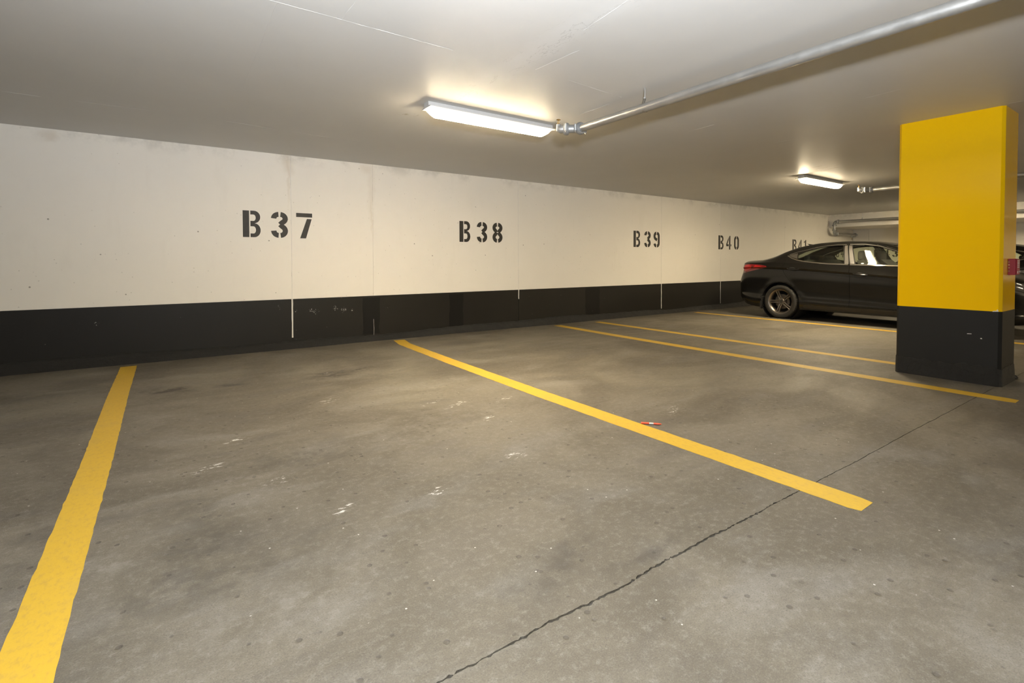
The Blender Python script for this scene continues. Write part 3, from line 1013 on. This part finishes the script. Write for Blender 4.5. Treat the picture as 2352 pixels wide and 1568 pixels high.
U0, U1 = -1.035, 3.62
f_zt = pchip([-1.035, -.95, -.76, -.55, -.3, 0, .3, .6, .95, 1.3, 1.6, 1.9, 2.2, 2.5, 2.7, 3.0, 3.3, 3.5, 3.62], [1.095, 1.104, 1.111, 1.124, 1.185, 1.308, 1.396, 1.442, 1.455, 1.443, 1.402, 1.31, 1.185, 1.045, 1.005, .945, .86, .745, .64])
f_dr = pchip([-1.035, -.6, -.2, .3, 1.5, 2.2, 2.6, 3.0, 3.62], [.022, .03, .04, .034, .034, .034, .030, .03, .02])
f_wr = pchip([-1.035, -.6, -.3, 0, .5, 1.5, 2.0, 2.5, 3.0, 3.62], [.70, .68, .645, .61, .575, .575, .62, .72, .75, .74])
f_zb = pchip([-1.035, -.95, -.6, -.4, 0, 2.7, 3.2, 3.5, 3.62], [.33, .285, .20, .18, .185, .18, .18, .21, .26])
f_be = pchip([-1.035, -.5, 0, .6, 1.17, 1.88, 2.3, 2.6, 3.0, 3.3, 3.5, 3.62], [1.04, 1.05, 1.062, 1.058, 1.042, 1.007, .985, .945, .885, .79, .675, .57])
f_cr = pchip([-1.035, -.5, .1, .4, 1.25, 1.6, 1.9, 2.5, 3.0, 3.3, 3.5, 3.62], [.94, .985, .968, .955, .893, .866, .842, .80, .76, .69, .59, .49])
f_W = pchip([-1.035, -.4, .4, 1.4, 2.3, 3.0, 3.62], [.86, .884, .888, .886, .888, .88, .85])
f_wb = pchip([-1.035, -.4, .2, 2.3, 2.7, 3.62], [.955, .955, .957, .957, .975, .97])
tail_u = pchip([.25, .40, .60, .70, .80, .90, 1.0, 1.09, 1.12], [-.90, -1.005, -1.035, -1.02, -.965, -.905, -.885, -.89, -.88])
nose_u = pchip([.2, .35, .55, .7, .85, 1.0], [3.54, 3.62, 3.62, 3.57, 3.50, 3.45])
def side_x(u, z, W):
    """flares over the wheels"""
    e = 0.0
    for c in (0.0, 2.70):
        q = math.hypot(u - c, z - .32)
        e += .014 * math.exp(-((q - .37) / .055) ** 2) * (1 if z < .75 else 0)
    return e
def section(u):
    zt, zb, be, cr, W = f_zt(u), f_zb(u), f_be(u), f_cr(u), f_W(u)
    zr = zt - f_dr(u)
    wr = f_wr(u)
    wb = W * f_wb(u)
    k = 1.0
    t = (u - U0) / .48
    if t < 1: k *= max(0.0, 1 - (1 - t) ** 3.2) ** (1 / 3.2)
    t = (U1 - u) / .80
    if t < 1: k *= max(0.0, 1 - (1 - t) ** 2.4) ** (1 / 2.4)
    def z_(f): return zb + f * (cr - zb)
    pts = []
    def spl(keys, n, skip=0):
        xs = pchip(range(len(keys)), [q[0] for q in keys]); zs = pchip(range(len(keys)), [q[1] for q in keys])
        for i in range(skip, n + 1):
            s = (len(keys) - 1) * i / n
            pts.append((xs(s), zs(s)))
    spl([(0, zb + .015), (.45 * W, zb), (.86 * W, zb)], 5)
    low = [(.925 * W, zb + .012), (.955 * W, z_(.07)), (.988 * W, z_(.185)), (.984 * W, z_(.25)), (.966 * W, z_(.33)), (.964 * W, z_(.45)), (.975 * W, z_(.60)), (.985 * W, z_(.74)), (.982 * W, z_(.86)), (.973 * W, z_(.955)), (1.0 * W, cr)]
    spl(low, 34)
    spl([(1.0 * W, cr), (.977 * W, cr + .45 * (be - cr)), (wb, be)], 5, 1)
    bx = .012
    spl([(wb, be), (wb - .012, be + .012), (wb + (wr - wb) * .35 + bx * .6, be + (zr - be) * .36), (wb + (wr - wb) * .7 + bx, be + (zr - be) * .72), (wr, zr)], 18, 1)
    spl([(wr, zr), (wr * .93, zr + (zt - zr) * .34), (wr * .72, zr + (zt - zr) * .70), (wr * .4, zr + (zt - zr) * .93), (0, zt)], 12, 1)
    out = []
    for j, (x, z) in enumerate(pts):
        x2 = (x + (side_x(u, z, W) if 5 < j < 41 else 0)) * k
        uu = u
        if u < U0 + .5:
            wgt = (1 - (u - U0) / .5) ** 2
            uu = u + (tail_u(z) - U0) * wgt
        if u > U1 - .5:
            wgt = (1 - (U1 - u) / .5) ** 2
            uu = u + (nose_u(z) - U1) * wgt
        out.append((x2, uu, z))
    return out
ust = [U0 + .5 * (1 - math.cos(PI / 2 * i / 22)) for i in range(22)]
ust += list(np.linspace(U0 + .5, U1 - .8, 84))[:]
ust += [U1 - .8 * (1 - math.sin(PI / 2 * i / 24)) for i in range(1, 25)]
HALF = [section(u) for u in ust]
HN = np.array(HALF)                                  # stations x profile x 3
NU, NV = HN.shape[:2]

def surf(rows, off=0.0, keep=None):
    """half surface (x >= 0) as a bmesh, pushed out along its normals, cropped to keep(center)"""
    bm = bmesh.new()
    V = [[bm.verts.new(tuple(rows[i, j])) for j in range(NV)] for i in range(NU)]
    for i in range(NU - 1):
        for j in range(NV - 1):
            bm.faces.new((V[i][j], V[i + 1][j], V[i + 1][j + 1], V[i][j + 1]))
    bm.normal_update()
    f = bm.faces
    f.ensure_lookup_table()
    mid = f[(NU // 2) * (NV - 1) + 25]
    if mid.normal.x < 0:
        bmesh.ops.reverse_faces(bm, faces=list(bm.faces))
        bm.normal_update()
    if off:
        for v in bm.verts:
            n = v.normal.copy()
            if abs(v.co.x) < 1e-6: n.x = 0
            v.co += n * off
    if keep:
        kill = [fc for fc in bm.faces if not keep(fc.calc_center_median())]
        bmesh.ops.delete(bm, geom=kill, context='FACES')
    return bm

def to_temp(bm):
    me = bpy.data.meshes.new('temp')
    bm.to_mesh(me)
    bm.free()
    o = bpy.data.objects.new('temp', me)
    COL.objects.link(o)
    return o

def bake(o, mods, cutters=()):
    for kind, kw in mods:
        m = o.modifiers.new(kind, kind)
        for k, v in kw.items(): setattr(m, k, v)
    bpy.context.view_layer.update()
    dg = bpy.context.evaluated_depsgraph_get()
    me = bpy.data.meshes.new_from_object(o.evaluated_get(dg))
    for q in (o, *cutters):
        bpy.data.objects.remove(q)
    return me

def cutter(polys):
    """polys: list of (points, lo, hi, axis)"""
    mb = MB()
    for pts, lo, hi, ax in polys:
        mb.prism(pts, lo, hi, ax)
    return to_temp(mb.bm)

def grow(poly, d):
    """offset a polygon by d (positive grows)"""
    n = len(poly)
    area = sum(poly[i][0] * poly[(i + 1) % n][1] - poly[(i + 1) % n][0] * poly[i][1] for i in range(n))
    s = 1 if area > 0 else -1
    out = []
    for i in range(n):
        p0, p1, p2 = Vector(poly[i - 1]), Vector(poly[i]), Vector(poly[(i + 1) % n])
        e1, e2 = (p1 - p0).normalized(), (p2 - p1).normalized()
        n1, n2 = Vector((e1.y, -e1.x)) * s, Vector((e2.y, -e2.x)) * s
        b = n1 + n2
        l = max(b.length_squared, .4)
        out.append(tuple(p1 + b * (2 * d / l)))
    return out

def piece(poly, off=0.0, thick=.004, axis='x', lo=.3, hi=1.2, holes=()):
    # the exact solver now and then returns nothing: nudge the outline until it answers
    for k, th in enumerate((thick, thick * .85, thick * 1.2, thick * .7, thick * 1.5, thick * .5)):
        me = piece_once(grow(poly, .00013 * k) if k else poly, off, th, axis, lo, hi, holes)
        if len(me.vertices) > 8: return me
    return me

def piece_once(poly, off, thick, axis, lo, hi, holes):
    """a patch of the body surface inside a prism"""
    a = [p[0] for p in poly]; b = [p[1] for p in poly]
    m = .09
    if axis == 'x': keep = lambda c: min(a) - m < c.y < max(a) + m and min(b) - m < c.z < max(b) + m and c.x > lo - .12
    elif axis == 'z': keep = lambda c: min(b) - m < c.y < max(b) + m and c.z > lo - .03
    else: keep = lambda c: min(b) - m < c.z < max(b) + m and lo - m < c.y < hi + m
    bm = surf(HN, off, keep)
    if axis in 'zy':
        geo = bmesh.ops.duplicate(bm, geom=list(bm.faces))
        fs = [g for g in geo['geom'] if isinstance(g, bmesh.types.BMFace)]
        vs = {v for f in fs for v in f.verts}
        for v in vs: v.co.x = -v.co.x
        bmesh.ops.reverse_faces(bm, faces=fs)
        bmesh.ops.remove_doubles(bm, verts=list(bm.verts), dist=1e-5)
    o = to_temp(bm)
    c = cutter([(poly, lo, hi, axis)])
    mods = [('SOLIDIFY', dict(thickness=thick, offset=-1)), ('BOOLEAN', dict(operation='INTERSECT', object=c, solver='EXACT'))]
    cs = [c]
    if holes:
        c2 = cutter([(h, lo - .05, hi + .05, axis) for h in holes])
        mods.append(('BOOLEAN', dict(operation='DIFFERENCE', object=c2, solver='EXACT')))
        cs.append(c2)
    return bake(o, mods, cs)

def mirrored(me):
    m2 = me.copy()
    m2.transform(Matrix.Scale(-1, 4, (1, 0, 0)))
    m2.flip_normals()
    return m2

RW = [(.30, 1.125), (.275, 1.195), (.39, 1.262), (.56, 1.315), (.74, 1.350), (.90, 1.362), (1.00, 1.364), (1.015, 1.352), (1.108, 1.056), (1.10, 1.045), (.85, 1.055), (.595, 1.075), (.42, 1.10)]
FW = [(1.165, 1.350), (1.18, 1.364), (1.335, 1.364), (1.56, 1.330), (1.81, 1.246), (2.0, 1.16), (2.16, 1.07), (2.19, 1.025), (1.905, 1.027), (1.31, 1.037), (1.288, 1.05)]
DR = [(1.206, .305), (.567, .305), (.43, .387), (.33, .505), (.254, .61), (.184, .718), (.07, .882), (.04, .98), (.085, 1.05), (.07, 1.13), (.05, 1.20), (.2, 1.255), (.39, 1.310), (.56, 1.355), (.74, 1.386), (.9, 1.397), (1.085, 1.400), (1.195, 1.04), (1.21, .8)]
DF = [(1.212, .305), (2.15, .305), (2.27, .45), (2.30, .80), (2.31, .98), (2.20, 1.085), (2.02, 1.187), (1.83, 1.278), (1.58, 1.360), (1.36, 1.396), (1.091, 1.401), (1.201, 1.04), (1.216, .8)]
TRI = [(.085, 1.197), (.16, 1.222), (.255, 1.240), (.262, 1.19), (.285, 1.135), (.18, 1.160)]
WS = [(-.66, 2.44), (.66, 2.44), (.50, 1.72), (-.50, 1.72)]
RWS = [(-.55, -.40), (.55, -.40), (.46, .27), (-.46, .27)]
TAIL = [(-1.1, .845), (-.74, .855), (-.60, .895), (-.50, .918), (-.36, .950), (-.255, .977), (-.28, 1.000), (-.42, 1.022), (-.60, 1.036), (-.78, 1.036), (-1.1, 1.036)]
HEAD = [(3.00, .80), (3.20, .815), (3.42, .76), (3.60, .70), (3.62, .60), (3.45, .60), (3.25, .66), (3.08, .72)]

car = thing('sedan', (10.285, 5.07, 0), 'black four-door sedan with five-spoke wheels parked beside the pillar', 'car', PI)

# body shell: everything cut in one go
bm = surf(HN)
geo = bmesh.ops.duplicate(bm, geom=list(bm.faces))
fs = [g for g in geo['geom'] if isinstance(g, bmesh.types.BMFace)]
for v in {v for f in fs for v in f.verts}: v.co.x = -v.co.x
bmesh.ops.reverse_faces(bm, faces=fs)
bmesh.ops.remove_doubles(bm, verts=list(bm.verts), dist=1e-5)
shell = to_temp(bm)
polys = []
for s in (1, -1):
    lo, hi = (.35, 1.2) if s == 1 else (-1.2, -.35)
    both = grow(DR, .0025), grow(DF, .0025)
    # the two door openings meet at the pillar: join their outlines into one cut
    polys.append((both[0], lo, hi, 'x'))
    for c in (0.0, 2.70):
        polys.append(([(c + .368 * math.cos(2 * PI * k / 48), .32 + .368 * math.sin(2 * PI * k / 48)) for k in range(48)], (.60 if s == 1 else -1.2), (1.2 if s == 1 else -.60), 'x'))
polys.append((WS, .95, 1.7, 'z'))
polys.append((RWS, 1.12, 1.7, 'z'))
c1 = cutter(polys)
c2 = cutter([(grow(DF, .0025), .35, 1.2, 'x'), (grow(DF, .0025), -1.2, -.35, 'x')])
me = bake(shell, [('SOLIDIFY', dict(thickness=.006, offset=-1)), ('BOOLEAN', dict(operation='DIFFERENCE', object=c1, solver='EXACT')), ('BOOLEAN', dict(operation='DIFFERENCE', object=c2, solver='EXACT'))], (c1, c2))
link_mesh('body', me, M['paint'], car, True, 32)

# parts draped on the body surface
BM = surf(HN)
BVH = BVHTree.FromBMesh(BM)
BM.free()
def on_side(u, z):
    hit, n, _, _ = BVH.ray_cast(Vector((2, u, z)), Vector((-1, 0, 0)))
    if hit is None: return Vector((.8, u, z)), Vector((1, 0, 0))
    if n.x < 0: n = -n
    return hit, n
def ribbon(path, wd, hgt, sub=4):
    P = []
    for a, b in zip(path, path[1:]):
        P += [Vector(a).lerp(Vector(b), k / sub) for k in range(sub)]
    P.append(Vector(path[-1]))
    pts = [on_side(*p) for p in P]
    rows = [[], [], [], []]
    for i, (p, n) in enumerate(pts):
        d = (pts[min(i + 1, len(pts) - 1)][0] - pts[max(i - 1, 0)][0]).normalized()
        s = n.cross(d).normalized()
        rows[0].append(p - s * wd / 2 - n * .002); rows[1].append(p - s * wd / 2 + n * hgt); rows[2].append(p + s * wd / 2 + n * hgt); rows[3].append(p + s * wd / 2 - n * .002)
    mb = MB().grid(rows)
    bmesh.ops.recalc_face_normals(mb.bm, faces=mb.bm.faces)
    if sum(f.normal.x * f.calc_area() for f in mb.bm.faces) < 0: bmesh.ops.reverse_faces(mb.bm, faces=mb.bm.faces)
    return mb.mesh()

TOPR = [(.10, 1.212), (.25, 1.262), (.39, 1.293), (.56, 1.337), (.74, 1.369), (.90, 1.379), (1.06, 1.381)]
TOPF = [(1.11, 1.382), (1.335, 1.379), (1.56, 1.345), (1.81, 1.262), (2.0, 1.175), (2.17, 1.085)]
BELR = [(.075, 1.190), (.18, 1.142), (.29, 1.108), (.42, 1.085), (.595, 1.062), (.85, 1.043), (1.182, 1.033)]
BELF = [(1.212, 1.031), (1.60, 1.021), (1.905, 1.013), (2.22, 1.000)]
def both(name, me, mat, parents, smooth=True, angle=32):
    a = link_mesh(name, me, mat, parents[0], smooth, angle)
    b = link_mesh(name, mirrored(me), mat, parents[1], smooth, angle)
    return a, b
rear = both('door', piece(DR, 0, .006, holes=[RW]), M['paint'], (car, car))
front = both('door', piece(DF, 0, .006, holes=[FW]), M['paint'], (car, car))
both('window_pane', piece(grow(RW, .012), -.010, .004), M['glass_dark'], rear)
both('window_pane', piece(grow(FW, .012), -.010, .004), M['glass'], front)
both('window_trim', ribbon(BELR, .020, .005), M['chrome'], rear)
both('window_trim', ribbon(BELF, .020, .005), M['chrome'], front)
both('window_trim', ribbon(TOPR, .014, .004), M['chrome'], rear)
both('window_trim', ribbon(TOPF, .014, .004), M['chrome'], front)
both('pillar_cover', piece([(1.035, 1.366), (1.080, 1.366), (1.185, 1.042), (1.122, 1.044)], .002, .003), M['gloss_black'], rear)
both('pillar_cover', piece([(1.103, 1.366), (1.150, 1.366), (1.276, 1.040), (1.206, 1.042)], .002, .003), M['gloss_black'], front)
both('quarter_trim', piece(TRI, .002, .003), M['gloss_black'], rear)
both('tail_light', piece(TAIL, .005, .008, lo=.42), M['red_dark'], (car, car))
for pl in ([(-.80, .885), (-.68, .905), (-.60, .945), (-.575, 1.000), (-.66, 1.018), (-.80, 1.012)], [(-.555, .958), (-.45, .968), (-.34, .982), (-.43, 1.000), (-.50, 1.010)]):
    both('red_reflector', piece(pl, .0075, .004, lo=.42), M['red_lens'], (car, car))
both('headlight', piece(HEAD, .005, .008, lo=.30), M['lamp_clear'], (car, car))
link_mesh('windshield', piece(grow(WS, .015), -.008, .004, 'z', .95, 1.7), M['glass'], car, True)
link_mesh('rear_window', piece(grow(RWS, .015), -.008, .004, 'z', 1.10, 1.7), M['glass_dark'], car, True)
link_mesh('grille', piece([(-.40, .26), (.40, .26), (.46, .44), (.30, .50), (-.30, .50), (-.46, .44)], .004, .006, 'y', 3.1, 3.9), M['black_plastic'], car, True)
both('sill', piece([(.42, .225), (2.22, .225), (2.26, .292), (.44, .292)], .004, .006), M['black_plastic'], (car, car))

# door handles
def handle(u0, u1, z0, z1):
    rows = []
    for i in range(13):
        t = i / 12
        p, n = on_side(u0 + (u1 - u0) * t, z0 + (z1 - z0) * t)
        lift = .030 * math.sin(PI * min(max((t - .02) / .96, 0), 1)) ** .5
        hh = .017 * (.45 + .55 * math.sin(PI * t) ** .6)
        row = []
        for k in range(10):
            a = 2 * PI * k / 10
            row.append(p + n * (lift + .007 * math.cos(a)) + Vector((0, 0, hh * math.sin(a))))
        row.append(row[0])
        rows.append(row)
    mb = MB().grid(rows)
    bmesh.ops.remove_doubles(mb.bm, verts=list(mb.bm.verts), dist=1e-6)
    bmesh.ops.holes_fill(mb.bm, edges=list(mb.bm.edges))
    bmesh.ops.recalc_face_normals(mb.bm, faces=mb.bm.faces)
    return mb.mesh()
def bowl(u, z, ru, rz):
    rows = []
    p0, n0 = on_side(u, z)
    for i in range(5):
        f = i / 4
        row = []
        for k in range(25):
            a = 2 * PI * k / 24
            p, n = on_side(u + ru * f * math.cos(a), z + rz * f * math.sin(a))
            row.append(p + n * .0025)
        rows.append(row)
    mb = MB().grid(rows)
    bmesh.ops.remove_doubles(mb.bm, verts=list(mb.bm.verts), dist=1e-6)
    bmesh.ops.recalc_face_normals(mb.bm, faces=mb.bm.faces)
    if sum(f.normal.x * f.calc_area() for f in mb.bm.faces) < 0: bmesh.ops.reverse_faces(mb.bm, faces=mb.bm.faces)
    return mb.mesh()
both('door_handle', handle(.135, .365, .960, .950), M['paint'], rear)
both('handle_recess', bowl(.235, .945, .075, .030), M['black_plastic'], rear)
both('door_handle', handle(1.265, 1.500, .884, .868), M['paint'], front)
both('handle_recess', bowl(1.37, .862, .075, .034), M['black_plastic'], front)
# stickers low on the front window
for (u, z, ru, rz) in ((1.395, 1.050, .022, .010),):
    both('sticker', bowl(u, z, ru, rz), M['sticker'], front)

# mirrors, antenna fin, mud flaps
mir = MB().sphere((.98, 2.02, 1.075), (.105, .065, .075), 18, 10)
mir.box((.80, 2.00, 1.02), (.93, 2.06, 1.05), .008)
both('side_mirror', mir.mesh(), M['paint'], (car, car))
fin = MB()
fin.grid([[(-.022, .13, 1.36), (-.016, .17, 1.385), (-.006, .08, 1.428)], [(0, .34, 1.412), (0, .20, 1.418), (0, .085, 1.432)], [(.022, .13, 1.36), (.016, .17, 1.385), (.006, .08, 1.428)]])
fin.obj('antenna_fin', M['paint'], car, True, 60)
for c in (0.0, 2.70):
    mf = MB().prism([(c - .395, .17), (c - .365, .165), (c - .352, .40), (c - .378, .42)], .70, .885, 'x')
    both('mud_flap', mf.mesh(), M['black_plastic'], (car, car), False)
    ln = MB()
    ln.lathe([(.372, .52), (.372, .865)], (0, c, .32), (1, 0, 0), 30)
    ln.lathe([(0, .52), (.372, .52)], (0, c, .32), (1, 0, 0), 30)
    both('wheel_liner', ln.mesh(), M['black_plastic'], (car, car))
# underbody and cabin
MB().box((-.62, -.60, .20), (.62, 3.30, .30), .03).obj('underbody', M['black_plastic'], car)
MB().box((-.76, .42, .27), (.76, 2.25, .34), .02).obj('cabin_floor', M['seat'], car)
MB().box((-.60, -.45, .60), (.60, .30, 1.02), .05).obj('parcel_shelf', M['seat'], car)
MB().box((-.74, 2.05, .70), (.74, 2.40, .98), .05).obj('dashboard', M['seat'], car)
def seat(x, w_, y, label=None, bench=False):
    mb = MB()
    mb.box((x - w_, y, .40), (x + w_, y + .50, .56), .05, 3)
    prof = [(y + .10, .50), (y - .02, .52), (y - .20, 1.10), (y - .10, 1.12), (y + .02, 1.02)]
    mb.prism(prof, x - w_, x + w_, 'x')
    o = mb.obj('bench_seat' if bench else 'seat', M['seat'], car, True, 40)
    for hx in ((x - .38, x, x + .38) if bench else (x,)):
        hb = MB().box((hx - .13, y - .24, 1.10), (hx + .13, y - .13, 1.27 if not bench else 1.20), .035, 3)
        hb.obj('headrest', M['seat'], o, True, 50)
seat(.37, .24, 1.42)
seat(-.37, .24, 1.42)
seat(0, .62, .50, bench=True)
sw = MB().lathe([(.185 + .014 * math.cos(2 * PI * k / 8), .014 * math.sin(2 * PI * k / 8)) for k in range(8)], (-.37, 1.98, .92), (0, -.9, .42), 28, close=True)
sw.cyl((-.37, 1.98, .92), (-.37, 2.10, .86), .05, 14)
sw.obj('steering_wheel', M['seat'], car, True)

# wheels
def build_wheel(c, s, spin):
    R = .322
    o = bpy.data.objects.new('wheel', None)
    COL.objects.link(o)
    o.parent = car
    o.location = (s * .765, c, R)
    o.rotation_euler = (spin, 0, 0 if s > 0 else PI)
    # tyre: a toothed tread over smooth walls; local +x faces outwards
    prof = [(.222, -.09), (.240, -.104), (.275, -.112), (.302, -.104), (.314, -.086), (R, -.070), (R, -.03), (R, .03), (R, .070), (.316, .088), (.303, .104), (.278, .112), (.246, .107), (.234, .096)]
    mb = MB()
    seg = 216
    rings = []
    for i, (r_, h_) in enumerate(prof):
        rings.append([])
        for k in range(seg):
            rr = r_ - (.005 if (k % 4) > 1 and i in (4, 5, 8, 9) else 0)
            a = 2 * PI * k / seg
            rings[-1].append(mb.bm.verts.new((h_, rr * math.cos(a), rr * math.sin(a))))
    for A, B in zip(rings, rings[1:]):
        for k in range(seg):
            mb.bm.faces.new((A[k], B[k], B[(k + 1) % seg], A[(k + 1) % seg]))
    bmesh.ops.recalc_face_normals(mb.bm, faces=mb.bm.faces)
    mb.obj('tyre', M['tyre'], o, True, 40)
    mb = MB()
    mb.lathe([(.226, -.09), (.213, -.09), (.200, -.05), (.196, .03), (.204, .07), (.222, .086), (.230, .093), (.239, .096), (.2405, .090), (.236, .08)], (0, 0, 0), (1, 0, 0), 64)
    for k in range(5):
        a = k * 2 * PI / 5 + PI
        e, n = Vector((0, math.cos(a), math.sin(a))), Vector((0, -math.sin(a), math.cos(a)))
        for q in (-1, 1):
            prof_s = []
            for t, off, wd, x in ((.045, .018, .013, .052), (.10, .0165, .0105, .064), (.165, .0185, .0105, .074), (.222, .0225, .0125, .080)):
                p = e * t + n * off * q
                prof_s.append((p, wd, x))
            rows = []
            for p, wd, x in prof_s:
                rows.append([p + n * -wd + Vector((x - .030, 0, 0)), p + n * -wd + Vector((x - .004, 0, 0)), p + n * -wd * .6 + Vector((x, 0, 0)), p + n * wd * .6 + Vector((x, 0, 0)), p + n * wd + Vector((x - .004, 0, 0)), p + n * wd + Vector((x - .030, 0, 0))])
            mb.grid(rows)
    bmesh.ops.recalc_face_normals(mb.bm, faces=mb.bm.faces)
    mb.lathe([(.072, .015), (.074, .040), (.060, .058), (.040, .060), (.037, .054), (0, .054)], (0, 0, 0), (1, 0, 0), 36)
    mb.obj('rim', M['rim'], o, True, 40)
    MB().lathe([(0, .056), (.030, .056), (.033, .052), (.033, .045)], (0, 0, 0), (1, 0, 0), 28).obj('hub_cap', M['gloss_black'], o, True)
    for k in range(5):
        a = k * 2 * PI / 5 + PI / 5 + PI
        p = Vector((0, .052 * math.cos(a), .052 * math.sin(a)))
        MB().cyl(p + Vector((.048, 0, 0)), p + Vector((.063, 0, 0)), .0085, 6).obj('lug_nut', M['chrome'], o)
    MB().lathe([(0, -.01), (.14, -.01), (.14, .008), (.09, .008), (.08, .03), (0, .03)], (0, 0, 0), (1, 0, 0), 40).obj('brake_disc', M['disc'], o, True, 30)
    return o
build_wheel(0.0, 1, 0.03)
build_wheel(2.70, 1, .4)
build_wheel(0.0, -1, .2)
build_wheel(2.70, -1, .7)

# the second car in the next bay faces the wall
car2 = dup_tree(car)
car2.location = (14.00, 2.12, 0)
car2.rotation_euler = (0, 0, 0)
car2['label'] = 'second black sedan, nose to the wall, almost hidden behind the pillar'
for c in (car, car2):
    c['group'] = 'parked black sedans'
